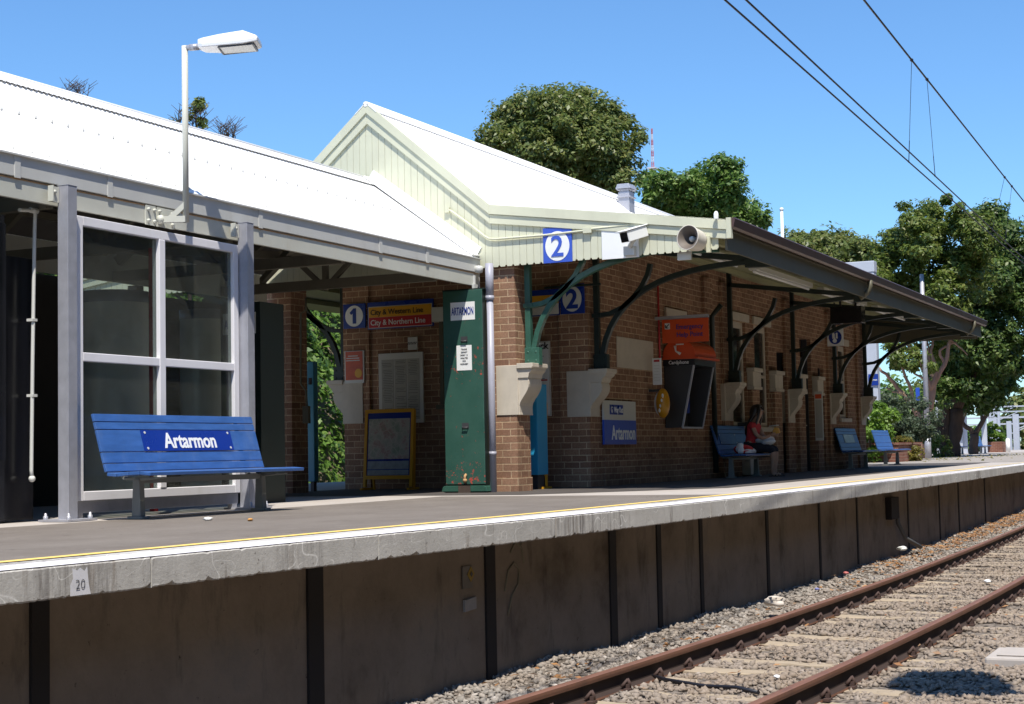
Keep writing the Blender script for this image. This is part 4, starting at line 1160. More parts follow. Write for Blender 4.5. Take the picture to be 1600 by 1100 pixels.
# CCTV camera
q = PX(967, 378, XG)
e = empty("security_camera", (XG, q.y, q.z-.15), "white boxed security camera with a dark lens window on the gable boards", "camera")
MB().box(XG-.012, XG+.010, q.y-.28, q.y+.24, q.z-.22, q.z+.21).build("mounting_plate", SIGN_WHITE, e)
a = Vector((XG-.16, q.y-.27, q.z+.06)); dr = Vector((-.85, .42, -.28)).normalized(); rt = dr.cross(ZP).normalized(); up = rt.cross(dr)
m = MB(); m.slab(a+dr*.17, -rt, up, .15, .14, .36); m.slab(a+dr*.22+up*.082, -rt, up, .18, .012, .44); m.build("housing", SIGN_WHITE, e, bevel=.008)
m = MB(); m.slab(a+dr*.172, -rt, up, .135, .125, .004, off=.004); m.build("lens_window", BLACKBOX, e)
m = MB(); m.box(XG-.10, XG-.012, q.y-.25, q.y-.10, q.z-.20, q.z-.08); m.tube([(XG-.02, q.y-.18, q.z-.10), (XG-.12, q.y-.20, q.z-.08), a-up*.06], .03, 8); m.build("bracket", GUTTER_GREY, e)
# horn loudspeaker
q = PX(1083, 374, XG-.2)
e = empty("horn_speaker", (XG, q.y, q.z-.1), "cream round horn loudspeaker on the gable near the awning corner", "speaker")
hm = MB(); n = 28; prof = [(.0,.14),(.028,.139),(.03,.06),(.045,.0),(.075,-.06),(.118,-.10),(.126,-.103),(.124,-.09),(.115,-.02),(.108,.06),(.10,.10),(.055,.13),(.05,.22),(.0,.22)]
hm.lathe(prof, (0,0,0), n, 'x')
for i_ in range(5*n): hm.mi[i_] = 1
rot = Matrix.Rotation(math.radians(-14), 3, 'Z') @ Matrix.Rotation(math.radians(6), 3, 'Y') @ Matrix.Scale(1.3, 3)
hm.v = [tuple(rot @ Vector(p_) + q) for p_ in hm.v]
hm.build("horn", [paint("aged cream enamel", (.66,.62,.54), .45, .06, 6, dirt=(.4,.33,.26), dirt_amt=.4), paint("horn inside", (.13,.105,.085), .6, .1, 6)], e)
hm = MB(); hm.lathe([(.0,-.045),(.022,-.04),(.03,-.02),(.03,.02)], (0,0,0), 16, 'x'); hm.v = [tuple(rot @ Vector(p_) + q) for p_ in hm.v]; hm.build("driver", SIGN_GREY, e)
hm = MB(); hm.lathe([(.094,-.072),(.06,.0),(.034,.055)], (0,0,0), 24, 'x'); hm.v = [tuple(rot @ Vector(p_) + q) for p_ in hm.v]; hm.build("throat", DARKGREY, e)
m = MB(); m.box(XG-.05, XG+.01, q.y-.17, q.y-.12, q.z-.16, q.z+.05); m.bar((XG-.02, q.y-.13, q.z-.1), (XG-.12, q.y-.0, q.z-.12), .03, .02); m.build("bracket", CREAM, e)
q = PX(1069, 398, XG+.14); o = tag(MB().box(XG+.12, XG+.17, q.y-.10, q.y+.09, q.z-.07, q.z+.07).build("plain_plate", SIGN_GREY, bevel=.004), "small blank cream plate hanging under the gable below the loudspeaker", "plate")

# ---------------------------------------------------------------- green cabinet
e = empty("signal_cabinet", (19.25, 9.9, 0), "tall chipped green steel cabinet with white plates beside the brick pier", "cabinet")
def chipped():
    m, t, b_ = new_mat("chipped green paint")
    pos = N(t, "ShaderNodeNewGeometry").outputs["Position"]; sp_ = N(t, "ShaderNodeSeparateXYZ"); t.links.new(pos, sp_.inputs[0])
    base = ramp(t, noise(t, 2.5, 6, .7), [(.3, (.024,.082,.062)), (.7, (.042,.112,.086))])
    n_ = noise(t, 14, 7, .75); n2_ = noise(t, 2.3, 3, .6)
    # chips gather in bands at the foot and around the upper notice
    rz = ramp(t, sp_.outputs[2], [(0.0, .115), (.28, .085), (.62, .0), (.75, .02), (1.0, .0)])
    mr = N(t, "ShaderNodeMath", operation='ADD'); t.links.new(n_, mr.inputs[0]); t.links.new(rz, mr.inputs[1])
    rz2 = N(t, "ShaderNodeMapRange"); t.links.new(sp_.outputs[2], rz2.inputs[0]); rz2.inputs[1].default_value = 1.35; rz2.inputs[2].default_value = 2.1
    bell = ramp(t, rz2.outputs[0], [(0.0, 0.0), (.4, .075), (.7, .07), (1.0, 0.0)])
    mr2 = N(t, "ShaderNodeMath", operation='ADD'); t.links.new(mr.outputs[0], mr2.inputs[0]); t.links.new(bell, mr2.inputs[1])
    f = ramp(t, mr2.outputs[0], [(.655, 0.0), (.67, 1.0)])
    c_ = mix(t, f, base, (.42,.07,.05))
    t.links.new(c_, b_.inputs["Base Color"]); b_.inputs["Roughness"].default_value = .42; return m
CH = chipped()
CXX, CYa, CYb = 19.16, 9.56, 10.15
m = MB(); m.box(CXX, CXX+.24, CYa, CYb, .10, 2.74); m.build("body", DARK_IRON, e, bevel=.006)
MB().box(CXX-.022, CXX-.001, CYa-.004, CYb+.004, .115, 2.745).build("door", CH, e, bevel=.006)
m = MB(); m.prism([(CYa-.05, .02), (CYb+.05, .02), (CYb+.03, .085), (CYb-.01, .098), (CYa+.01, .098), (CYa-.03, .085)], 'x', CXX-.06, CXX+.24); m.build("plinth", GREEN_IRON, e, bevel=.004)
MB().box(CXX-.07, CXX-.0605, CYa+.2, CYa+.38, .0, .1).build("foot_block", BARK, e)
m = MB(); m.box(CXX, CXX+.25, CYa-.02, CYb+.02, 2.746, 2.765); m.build("lid", DARK_IRON, e)
c0 = PX(722.5, 486, CXX-.03)
MB().slab((CXX-.022, c0.y, c0.z), YM, ZP, .37, .245, .003, off=.0035).build("name_plate", SIGN_WHITE, e)
MB().text("ARTARMON", (CXX-.022, c0.y, c0.z), YM, ZP, .105, bold=.012, w=.335, off=.006).build("lettering", SIGN_BLUE, e)
c0 = PX(725, 559, CXX-.03)
MB().slab((CXX-.022, c0.y, c0.z), YM, ZP, .23, .34, .003, off=.0035).build("notice", SIGN_WHITE, e)
m = MB()
for i, tx in enumerate(("TRAINS", "DEPART", "EVERY 15", "MINUTES", "FOR", "HORNSBY")): m.text(tx, (CXX-.022, c0.y, c0.z+.115-.04*i), YM, ZP, .021, sx=.9, off=.005)
m.build("notice_lettering", SIGN_BLACK, e)
for px_, py_ in ((725, 530), (727, 665)):
    c0 = PX(px_, py_, CXX-.03); m = MB()
    m.slab((CXX-.022, c0.y, c0.z), YM, ZP, .10, .075, .006, off=.007); m.tube([(CXX-.03, c0.y-.04, c0.z-.02), (CXX-.05, c0.y-.04, c0.z-.025), (CXX-.05, c0.y+.04, c0.z-.025), (CXX-.03, c0.y+.04, c0.z-.02)], .008, 6)
    m.build("handle", DARKGREY, e)
c0 = PX(727, 745, CXX-.05); m = MB(); m.tube([(CXX-.03, c0.y, c0.z+.03), (CXX-.06, c0.y, c0.z+.01), (CXX-.06, c0.y, c0.z-.05)], .018, 8); m.ball((CXX-.06, c0.y, c0.z-.05), .03); m.build("padlock", RUST, e)

# ---------------------------------------------------------------- lamp on the canopy fascia
LX, LY = 12.58, 9.50
e = empty("platform_lamp", (LX, LY, 2.85), "tall cream lamp pole with a flat white lantern, fixed to the canopy fascia", "lamp")
zt = PY(289, 72, LY).z
m = MB(); m.tube([(LX, LY, 2.84), (LX, LY, zt)], .031, 12)
m.bar((LX, LY, 2.87), (LX-.12, CY-.03, 2.87), .06, .06); m.bar((LX, LY, 3.02), (LX-.08, LY+.14, 2.87), .05, .05); m.ball((LX-.12, CY-.04, 2.87), .045)
m.build("pole", FASCIA, e)
AX = (Vector((.42, -.90, .06))).normalized()
m = MB(); p0 = Vector((LX, LY, zt-.02)); m.tube([p0, p0+AX*.17], .028, 12); m.tube([p0+AX*.05, p0+AX*.14], .034, 12); m.build("arm", GALV, e)
RT = AX.cross(ZP).normalized(); UP = RT.cross(AX)
h0 = p0 + AX*.14
def HP(a, r, u): return h0 + AX*a + RT*r + UP*u
sec = [(0, .06, -.02, .065, .045), (.05, .115, -.035, .072, .065), (.22, .155, -.045, .085, .10), (.46, .165, -.045, .10, .115), (.58, .15, -.03, .05, .09), (.60, .145, -.02, .03, .08)]
vs = []; fs = []
for a, hw, zb, zt_, wt in sec: vs += [HP(a,-hw,zb), HP(a,hw,zb), HP(a,hw,zb+.035), HP(a,wt,zt_), HP(a,-wt,zt_), HP(a,-hw,zb+.035)]
for i in range(len(sec)-1):
    for k in range(6): fs.append((6*i+k, 6*i+6+k, 6*i+6+(k+1) % 6, 6*i+(k+1) % 6))
fs += [tuple(range(6)), tuple(reversed(range(6*len(sec)-6, 6*len(sec))))]
fs = [tuple(reversed(f)) for f in fs]
head = MB().add(vs, fs).build("lantern", LAMP_WHITE, e, bevel=.008)
m = MB(); m.slab(HP(.385, 0, -.052), RT, AX, .26, .32, .006); m.build("lens", paint("ribbed lens", (.50,.50,.46), .3, .25, 50, bmp=.3), head)
m = MB(); 
for s in (-1, 1): m.bar(HP(.215, s*.14, -.056), HP(.555, s*.135, -.050), .015, .015)
m.bar(HP(.215, -.14, -.056), HP(.215, .14, -.056), .015, .015); m.bar(HP(.555, -.135, -.05), HP(.555, .135, -.05), .015, .015); m.build("lens_rim", DARKGREY, head)

# ---------------------------------------------------------------- benches
def make_bench(L, text=None, plate=None, label="", dark=False):
    e = empty("platform_bench", (0,0,0), label, "bench", "blue station benches")
    def slat(y0, z0, y1, z1, th, gap, name="slat"):
        d = Vector((0, y1-y0, z1-z0)); ln = d.length; d.normalize(); c0_ = Vector((0, (y0+y1)/2, (z0+z1)/2))
        m = MB(); m.bar((-L/2, c0_.y, c0_.z), (L/2, c0_.y, c0_.z), ln-gap, th, up=(0, -d.z, d.y) if d.z != 0 else (0,0,1)); return m
    back = [(.150,.425,.175,.50),(.175,.50,.205,.60),(.205,.60,.262,.80),(.262,.80,.283,.87),(.283,.87,.305,.945)]
    for y0, z0, y1, z1 in back: slat(y0, z0, y1, z1, .026, .007).build("back_slat", BLUE_SLAT, e, bevel=.004)
    seat = [(-.34,.405,-.22,.415),(-.22,.415,-.10,.412),(-.10,.412,.03,.400),(.03,.400,.140,.408)]
    for y0, z0, y1, z1 in seat: slat(y0, z0, y1, z1, .03, .008).build("seat_slat", BLUE_SLAT, e, bevel=.004)
    for sx_ in (-L*.39, L*.39):
        m = MB(); m.prism([(-.045,.03),(.055,.03),(.04,.36),(-.03,.36)], 'x', sx_-.035, sx_+.035)
        m.prism([(-.30,.375),(.14,.375),(.18,.44),(.31,.93),(.325,.93),(.22,.44),(.16,.355),(-.05,.345),(-.30,.365)], 'x', sx_-.025, sx_+.025)
        m.box(sx_-.055, sx_+.055, -.08, .09, .004, .03)
        m.build("leg", LEG_GREY, e, bevel=.005)
    m = MB(); m.box(-L*.39, L*.39, -.02, .02, .32, .37); m.build("stretcher", LEG_GREY, e)
    if plate:
        d = Vector((0, .057, .20)).normalized(); O_ = Vector((plate[1], .2335, .70)); Nn = XP.cross(d)
        O_ = O_ + Nn*.014
        pl_ = MB().slab(O_, XP, d, plate[0], .20, .006, off=.007).build("name_plate", plate[2], e)
        if text: MB().text(text, O_+Vector((.02,0,0)), XP, d, .142, off=.009, bold=.022, sx=.98).build("lettering", SIGN_WHITE, pl_)
        m = MB()
        for a in (-1, 1):
            for c_ in (-1, 1): m.disc(O_+XP*(a*(plate[0]/2-.05))+d*(c_*.075), XP, d, .012, off=.011)
        m.build("screws", SIGN_GREY, pl_)
    return e
bench1 = make_bench(2.42, "Artarmon", (1.38, .07, SIGN_BLUE), "blue slatted bench with a name plate on its back, nearest the camera")
bench1.location = (12.29, 9.10, 0.0)
def place_bench(src, x, y, rz, label, L=1.0):
    c_ = copy_tree(src); c_.location = (x, y, 0); c_.rotation_euler = (0,0,rz); c_["label"] = label; return c_
b2 = make_bench(1.95, None, (1.0, -.25, paint("dim blue plate", (.02,.06,.2), .4, .1, 3)), "blue slatted bench in the awning shade where the woman sits")
b2.location = (28.05, 8.72, 0)
b3 = make_bench(1.9, None, (.95, .05, paint("pale plate with painted glare", (.55,.66,.70), .15, .15, 2, bmp=0)), "blue bench with painted glare on its plate, under the far end of the awning")  # plate coloured pale to stand for the reflection on it
b3.location = (36.9, 8.72, 0)
b4 = make_bench(1.9, None, None, "plain blue bench in sun just past the far end of the awning")
b4.location = (43.4, 9.35, 0)
cA = PD(1500, 706, 84); cB = PD(1536, 706, 87)
place_bench(b4, cA.x, cA.y, 0.0, "shaded blue bench under the dark tree, left of two in the distance")
place_bench(b4, cB.x, cB.y, 0.0, "shaded blue bench under the dark tree, right of two in the distance")

# ---------------------------------------------------------------- front wall signs and phone
e = empty("station_name_sign", (23.45, YF-.06, .67), "station name board, white above and blue below, on the front brick wall", "sign")
a, d = PY(943, 622, YF-.08), PY(994.5, 691, YF-.08)
zc = PY(970, 656.5, YF-.08).z
m = MB(); m.box(a.x, d.x, YF-.08, YF-.05, zc, a.z-.03); m.build("white_panel", SIGN_GREY, e)
m = MB(); m.box(a.x, d.x, YF-.081, YF-.05, d.z-.03, zc-.001); m.build("blue_panel", SIGN_BLUE2, e)
m = MB(); m.box(a.x+.15, d.x-.15, YF-.049, YF-.002, d.z+.1, a.z-.1); m.build("batten", DARKGREY, e)
MB().text("Artarmon", ((a.x+d.x)/2+.12, YF-.081, (zc+d.z)/2-.02), XP, ZP, .21, w=(d.x-a.x)*.74, bold=.02, off=.004).build("lettering", SIGN_WHITE, e)
cxm = a.x + (d.x-a.x)*.38
m = MB(); m.box(cxm-.27, cxm+.27, YF-.086, YF-.0805, (zc+a.z)/2-.08, (zc+a.z)/2+.07); tb = m.build("way_out_tab", SIGN_BLUE, e)
MB().text("Way Out", (cxm+.07, YF-.086, (zc+a.z)/2-.005), XP, ZP, .085, w=.36, bold=.015, off=.003).build("lettering", SIGN_WHITE, tb)
MB().text("G", (cxm-.20, YF-.086, (zc+a.z)/2-.005), XP, ZP, .09, sx=.75, bold=.015, off=.003).build("symbol", SIGN_WHITE, tb)
# emergency help point sign: projecting board facing -X
e, O, w, h = board("help_point_sign", 24.66, 1034, 500, 1107, 533, SIGN_ORANGE, "orange emergency help point sign projecting from the wall under a grey rail", "sign")
m = MB(); m.box(24.64, 24.70, O.y-w/2-.01, YF, O.z+h/2+.005, O.z+h/2+.055); m.build("top_rail", GALV, e)
MB().text("Emergency", O+Vector((0,-w*.10,h*.17)), YM, ZP, h*.20, bold=.01, off=.005, sx=.95).build("lettering", SIGN_BLUE, e)
MB().text("Help Point", O+Vector((0,-w*.10,-h*.16)), YM, ZP, h*.20, bold=.01, off=.005, sx=.95).build("lettering", SIGN_BLUE, e)
m = MB(); m.slab(O+Vector((0,w*.38,h*.22)), YM, ZP, .09, .10, .003, off=.004); m.build("arrow_tile", SIGN_WHITE, e)
m = MB(); c_ = O+Vector((-.009,w*.38,h*.22)); m.bar(c_+Vector((0,-.03,.03)), c_+Vector((0,.025,-.025)), .004, .014, up=(0,1,1)); m.bar(c_+Vector((0,.028,.02)), c_+Vector((0,.028,-.032)), .004, .014, up=(0,1,0)); m.bar(c_+Vector((0,.03,-.03)), c_+Vector((0,-.02,-.03)), .004, .014); m.build("arrow", SIGN_BLACK, e)
# paper notice and lifebuoy-like yellow disc
e, O, w, h = board("wall_notice", 24.25, 1019, 560, 1034, 601, SIGN_WHITE, "tall white notice with a red heading beside the phone booth", "notice", t=.02)
MB().slab(O+Vector((0,0,h*.40)), YM, ZP, w*.62, h*.08, .002, off=.003).build("red_heading", SIGN_RED, e)
m = MB()
for i in range(6): m.slab(O+Vector((0,0,h*(.22-.11*i))), YM, ZP, w*.6, h*.012, .001, off=.003)
m.build("print", SIGN_GREY, e)
q = PX(1034, 630, 24.3)
e = empty("yellow_help_unit", (24.3, q.y, q.z-.3), "yellow oval cover with a white back hanging below the paper notice", "cover")
m = MB(); m.ball((24.3, q.y-.02, q.z), (.10, .115, .24), 14); m.build("shell", paint("yellow shell", (.62,.29,.015), .4, .1, 4, bmp=0), e)
m = MB(); m.ball((24.36, q.y+.03, q.z), (.09, .12, .21), 14); m.build("back", SIGN_WHITE, e)
m = MB()
for i in range(4): m.ball((24.212, q.y-.05+.02*i, q.z+.12-.08*i), (.014, .02, .035), 6)
m.build("white_marks", SIGN_WHITE, e)
m = MB(); m.box(24.28, 24.36, q.y-.03, YF, q.z+.19, q.z+.23); m.build("arm", DARKGREY, e)
# public phone
XPH = 25.0
e = empty("public_phone", (XPH+.35, 8.9, .9), "wall hung public phone booth with an orange domed hood and dark slanting sides", "phone booth")
a, bq = PX(1045, 572, XPH), PX(1085, 572, XPH)
ztp = a.z; y0_, y1_ = PX(1043, 575, XPH).y, PX(1084, 575, XPH).y
zb_ = PX(1070, 668, XPH).z
m = MB(); m.prism([(YF-.01, ztp), (y1_, ztp), (y1_+.22, zb_), (YF-.01, zb_+.0)], 'x', XPH, XPH+.03); m.prism([(YF-.01, ztp), (y1_, ztp), (y1_+.22, zb_), (YF-.01, zb_)], 'x', XPH+.97, XPH+1.0)
m.box(XPH+.031, XPH+.969, YF-.06, YF-.012, zb_+.02, ztp-.01)
m.build("side_panels", DARKGREY, e)
m = MB(); m.bar((XPH-.005, y1_-.005, ztp), (XPH-.005, y1_+.22, zb_), .02, .03, up=(0,1,0)); m.bar((XPH+1.005, y1_-.005, ztp), (XPH+1.005, y1_+.22, zb_), .02, .03, up=(0,1,0)); m.bar((XPH, y1_+.22, zb_), (XPH+1.0, y1_+.22, zb_), .03, .03); m.build("edge_trim", GALV, e)
m = MB(); m.box(XPH-.03, XPH+1.03, y1_-.03, YF-.005, ztp, ztp+.11); m.build("header", SIGN_BLACK, e)
MB().text("Cardphone", (XPH-.03, (y0_+y1_)/2+.02, ztp+.055), YM, ZP, .06, off=.003, bold=.01, sx=.9).build("lettering", SIGN_WHITE, e)
hood = MB(); vs = []; fs = []; n1_, n2_ = 14, 16
yc_ = (y1_+YF)/2-.03; hw_ = (YF-y1_)/2+.02
for i in range(n1_+1):
    t_ = i/n1_*math.pi
    for j in (0, 1): vs.append((XPH-.05+1.1*j, yc_-hw_*math.cos(t_)*1.0, ztp+.13+.30*math.sin(t_)**.8))
for i in range(n1_): fs.append((2*i, 2*i+1, 2*i+3, 2*i+2))
fs += [tuple(2*i for i in reversed(range(n1_+1))), tuple(2*i+1 for i in range(n1_+1))]
hood.add(vs, fs); hood.box(XPH-.07, XPH+1.07, yc_-hw_-.05, min(YF-.004, yc_+hw_+.05), ztp+.105, ztp+.135)
hd_ = hood.build("hood", SIGN_ORANGE, e)
m = MB()
for c_, n_ in ((Vector((XPH-.05, yc_, ztp+.26)), 0),):
    m.tube([c_+Vector((-.01,.06,.07)), c_+Vector((-.012,.05,-.02)), c_+Vector((-.01,-.03,-.07))], [.025,.014,.025], 8); m.slab(c_+Vector((0,-.02,.09)), YM, ZP, .14, .02, .002, off=.004)
m.build("handset_symbol", SIGN_WHITE, hd_)
m = MB(); m.box(XPH+.3, XPH+.7, YF-.2, YF-.061, zb_+.25, ztp-.12); m.build("phone_set", SIGN_BLUE, e)
m = MB(); m.tube([(XPH+.26, YF-.22, ztp-.2), (XPH+.24, YF-.26, ztp-.32), (XPH+.26, YF-.22, ztp-.45)], [.03,.017,.03], 8); m.tube([(XPH+.26, YF-.22, ztp-.45), (XPH+.3, YF-.28, ztp-.75), (XPH+.4, YF-.2, ztp-.55)], .008, 6); m.build("handset", SIGN_BLACK, e)

# lights, screen and signs under the awning
for i, (xa, xb) in enumerate(((20.6, 23.6), (24.4, 27.8), (28.6, 32.0), (33.0, 36.0))):
    l_ = empty("fluorescent_light", ((xa+xb)/2, 7.35, 3.30), ("long pale batten light under the awning, %s along the row" % ("first", "second", "third", "fourth")[i]), "light", "batten lights under the awning")
    m = MB(); m.box(xa, xb, 7.28, 7.42, 3.36, 3.44); m.build("housing", SIGN_GREY, l_)
    m = MB(); m.tube([(xa+.05, 7.35, 3.335), (xb-.05, 7.35, 3.335)], .022, 8); m.build("tube", SIGN_WHITE, l_)
q = PX(1322, 492, 31.0)
e = empty("train_display", (31.2, q.y, q.z-.3), "black boxed train indicator screen hung from the awning", "screen")
MB().box(31.0, 31.35, q.y-.30, q.y+.32, q.z-.16, q.z+.17).build("housing", BLACKBOX, e, bevel=.01)
m = MB(); m.bar((31.17, q.y+.15, q.z+.16), (31.17, q.y+.15, 3.5), .04, .04); m.bar((31.17, q.y-.15, q.z+.16), (31.17, q.y-.15, 3.5), .04, .04); m.build("hanger", DARKGREY, e)
e, O, w, h = board("toilet_sign", 33.0, 1292, 514, 1318, 540, SIGN_WHITE, "square white sign with a blue toilet symbol disc under the awning", "sign")
MB().disc(O, YM, ZP, w*.40, h*.40, off=.004).build("disc", SIGN_BLUE, e)
m = MB()
for s in (-1, 1):
    m.disc(O+Vector((0,s*w*.10,h*.20)), YM, ZP, .022, off=.008, n=12); m.slab(O+Vector((0,s*w*.10,h*.06)), YM, ZP, .055 if s > 0 else .04, .10, .002, off=.007)
m.disc(O+Vector((0,.01,-h*.2)), YM, ZP, .045, off=.007, n=16); m.slab(O+Vector((0,.01,-h*.11)), YM, ZP, .03, .07, .002, off=.009)
m.build("symbol", SIGN_WHITE, e)
m = MB(); m.bar((33.02, O.y, O.z+h/2), (33.02, O.y, 3.55), .03, .03); m.build("hanger", DARKGREY, e)
e, O, w, h = board("wall_poster", 33.3, 1272, 612, 1287, 688, SIGN_GREY, "tall pale poster case with an orange heading between the far doors", "poster")
MB().slab(O+Vector((0,0,h*.40)), YM, ZP, w*.8, h*.09, .002, off=.004).build("heading", SIGN_ORANGE, e)
MB().slab(O+Vector((0,0,-h*.06)), YM, ZP, w*.8, h*.78, .002, off=.004).build("sheet", pg, e)
# litter bin post behind bench (pale box under the seat)
q = G(1160, 744)
e = empty("litter_bin", (29.4, 9.0, 0), "pale square litter bin against the wall behind the woman's bench", "bin")
m = MB(); m.box(29.2, 29.6, 8.95, 9.25, .02, .95); m.build("bin_body", STONE, e, bevel=.02)
m = MB(); m.box(29.17, 29.63, 8.92, 9.26, .955, 1.02); m.build("bin_lid", DARKGREY, e)

# ---------------------------------------------------------------- the seated woman
def skin(joints, edges, sub=2):
    # joints: list of (pos, radius); grows one continuous tapered surface, returns verts and faces
    bm = bmesh.new(); sl_ = bm.verts.layers.skin.verify(); vv = []
    for i, (p, r) in enumerate(joints):
        v = bm.verts.new(p); r = r if isinstance(r, tuple) else (r, r); v[sl_].radius = r; v[sl_].use_root = (i == 0); vv.append(v)
    for a, b_ in edges: bm.edges.new((vv[a], vv[b_]))
    me = bpy.data.meshes.new("sk"); bm.to_mesh(me); bm.free()
    ob = bpy.data.objects.new("sk", me); COL.objects.link(ob)
    s_ = ob.modifiers.new("s", 'SKIN'); s_.use_smooth_shade = True
    u_ = ob.modifiers.new("u", 'SUBSURF'); u_.levels = sub; u_.render_levels = sub
    dg = bpy.context.evaluated_depsgraph_get()
    m2 = bpy.data.meshes.new_from_object(ob.evaluated_get(dg))
    V = [v.co[:] for v in m2.vertices]; F = [tuple(p.vertices) for p in m2.polygons]
    bpy.data.objects.remove(ob); bpy.data.meshes.remove(me); bpy.data.meshes.remove(m2)
    return V, F
WX, WY = 28.42, 8.70
SKINM = paint("tan skin", (.42,.25,.17), .5, .06, 8, bmp=0)
HAIR = paint("black hair", (.010,.008,.008), .35, .3, 30, bmp=.2, stretch=(8,8,1))
pe = empty("person", (WX, WY, 0), "seated woman with long black hair, red top and dark shorts, looking down", "person")
def W(p): return (WX+p[0], WY+p[1], p[2])
J = [((0,.02,.53),(.145,.11)), ((0,-.01,.68),(.125,.095)), ((0,-.05,.83),(.145,.10)), ((0,-.085,.96),(.10,.075)), ((0,-.115,1.04),(.052,.052)),
     ((0,-.150,1.12),(.072,.080)), ((0,-.165,1.21),(.076,.092)), ((0,-.155,1.27),(.05,.06))]
ED = [(0,1),(1,2),(2,3),(3,4),(4,5),(5,6),(6,7)]
for s in (-1, 1):
    k = len(J)
    J += [((s*.165,-.08,.955),.052), ((s*.20,-.17,.76),.042), ((s*.155,-.28,.70),.036), ((s*.06,-.40,.755),.026)]
    ED += [(3,k),(k,k+1),(k+1,k+2),(k+2,k+3)]
    k = len(J)
    J += [((s*.09,-.04,.52),.092), ((s*.105,-.26,.525),.078), ((s*.095,-.44,.50),.060), ((s*.09,-.44,.33),.052), ((s*.085,-.42,.12),.034), ((s*.085,-.43,.05),.036), ((s*.09,-.53,.035),.028)]
    ED += [(0,k)] + [(k+i, k+i+1) for i in range(6)]
V, F = skin([(W(p), r) for p, r in J], ED)
body = MB(); body.add(V, F, sm=True)
for s in (-1, 1):
    wr = Vector((s*.06,-.40,.755)); pm = wr+Vector((-s*.02,-.055,.015))
    body.tube([W(wr), W((wr+pm)/2), W(pm), W(pm+Vector((-s*.008,-.03,.005)))], [.024,.034,.036,.028], 10)
    for i in range(4):
        b0 = pm + Vector((0, -.02, .028-.019*i)); ln = (.030,.034,.032,.025)[i]
        pts = [b0, b0+Vector((-s*.006,-ln,.0)), b0+Vector((-s*.022,-ln*1.55,.0)), b0+Vector((-s*.042,-ln*1.6,.0))]
        body.tube([W(p_) for p_ in pts], [.0095,.009,.008,.0065], 8)
    th = pm+Vector((-s*.005,.02,.035)); body.tube([W(th), W(th+Vector((-s*.012,-.028,.018))), W(th+Vector((-s*.03,-.045,.012)))], [.012,.0105,.008], 8)
body.tube([W((0,-.243,1.225)), W((0,-.262,1.195)), W((0,-.258,1.178))], [.009,.014,.013], 8)
for s in (-1, 1): body.ball(W((s*.082,-.15,1.19)), (.012,.022,.032), 6)
body.build("body", SKINM, pe)
m = MB()
for s in (-1, 1): m.ball(W((s*.031,-.243,1.215)), (.013,.008,.008), 6)
m.build("eyes", SIGN_WHITE, pe)
m = MB()
for s in (-1, 1): m.ball(W((s*.031,-.250,1.214)), (.006,.004,.006), 6); m.tube([W((s*.014,-.251,1.234)), W((s*.05,-.238,1.236))], .004, 5)
m.build("brows", HAIR, pe)
m = MB(); m.tube([W((-.022,-.243,1.150)), W((0,-.250,1.152)), W((.022,-.243,1.150))], [.004,.008,.004], 6); m.build("lips", paint("lips", (.30,.09,.08), .4, .05), pe)
# hair: cap and long fall down the back
h = MB(); vs = []; fs = []; nn = 22
rows = [(1.335,.02,-.150),(1.325,.062,-.140),(1.295,.096,-.128),(1.245,.112,-.120),(1.18,.115,-.105),(1.10,.118,-.075),(1.00,.130,-.030),(.90,.128,.010),(.80,.105,.040),(.74,.06,.050)]
for z, r, yc2 in rows:
    for i in range(nn):
        t = 2*math.pi*i/nn; fr_ = math.sin(t)
        dep = r*(1.02 if z > 1.1 else .62)
        y_ = yc2 + dep*(-fr_)
        if z < 1.26 and fr_ > .0: y_ = yc2 - dep*fr_*(.08 + 1.25*math.cos(t)**2 if z > 1.02 else .1)
        vs.append(W((r*math.cos(t)*(1+.04*math.sin(5*t+z*20)), y_, z)))
for i in range(len(rows)-1):
    for j in range(nn): fs.append((i*nn+j, i*nn+(j+1) % nn, (i+1)*nn+(j+1) % nn, (i+1)*nn+j))
fs.append(tuple(range(nn))); fs.append(tuple(reversed(range(len(vs)-nn, len(vs)))))
h.add(vs, fs, sm=True)
for s in (-1, 1): h.tube([W((s*.075,-.19,1.30)), W((s*.098,-.205,1.22)), W((s*.10,-.185,1.10)), W((s*.115,-.15,.98)), W((s*.12,-.12,.88))], [.022,.028,.026,.022,.01], 8)
h.build("hair", HAIR, pe)
RED = paint("red cotton", (.52,.035,.045), .85, .12, 14, bmp=.1)
TJ = [((0,.015,.50),(.168,.135)), ((0,-.012,.66),(.142,.112)), ((0,-.05,.82),(.162,.118)), ((0,-.08,.945),(.125,.092)), ((0,-.10,.995),(.072,.07))]
TE = [(0,1),(1,2),(2,3),(3,4)]
for s in (-1, 1): k = len(TJ); TJ += [((s*.168,-.082,.955),.064), ((s*.188,-.125,.855),.060)]; TE += [(3,k),(k,k+1)]
V, F = skin([(W(p), r) for p, r in TJ], TE); m = MB(); m.add(V, F, sm=True); m.build("red_top", RED, pe)
SJ = [((0,.02,.515),(.165,.12))]; SE = []
for s in (-1, 1): k = len(SJ); SJ += [((s*.095,-.05,.525),.108), ((s*.108,-.27,.53),.094), ((s*.10,-.43,.512),.078), ((s*.092,-.455,.42),.066)]; SE += [(0,k),(k,k+1),(k+1,k+2),(k+2,k+3)]
V, F = skin([(W(p), r) for p, r in SJ], SE); m = MB(); m.add(V, F, sm=True); m.build("dark_shorts", paint("navy cotton", (.012,.013,.022), .85, .15, 14), pe)
m = MB()
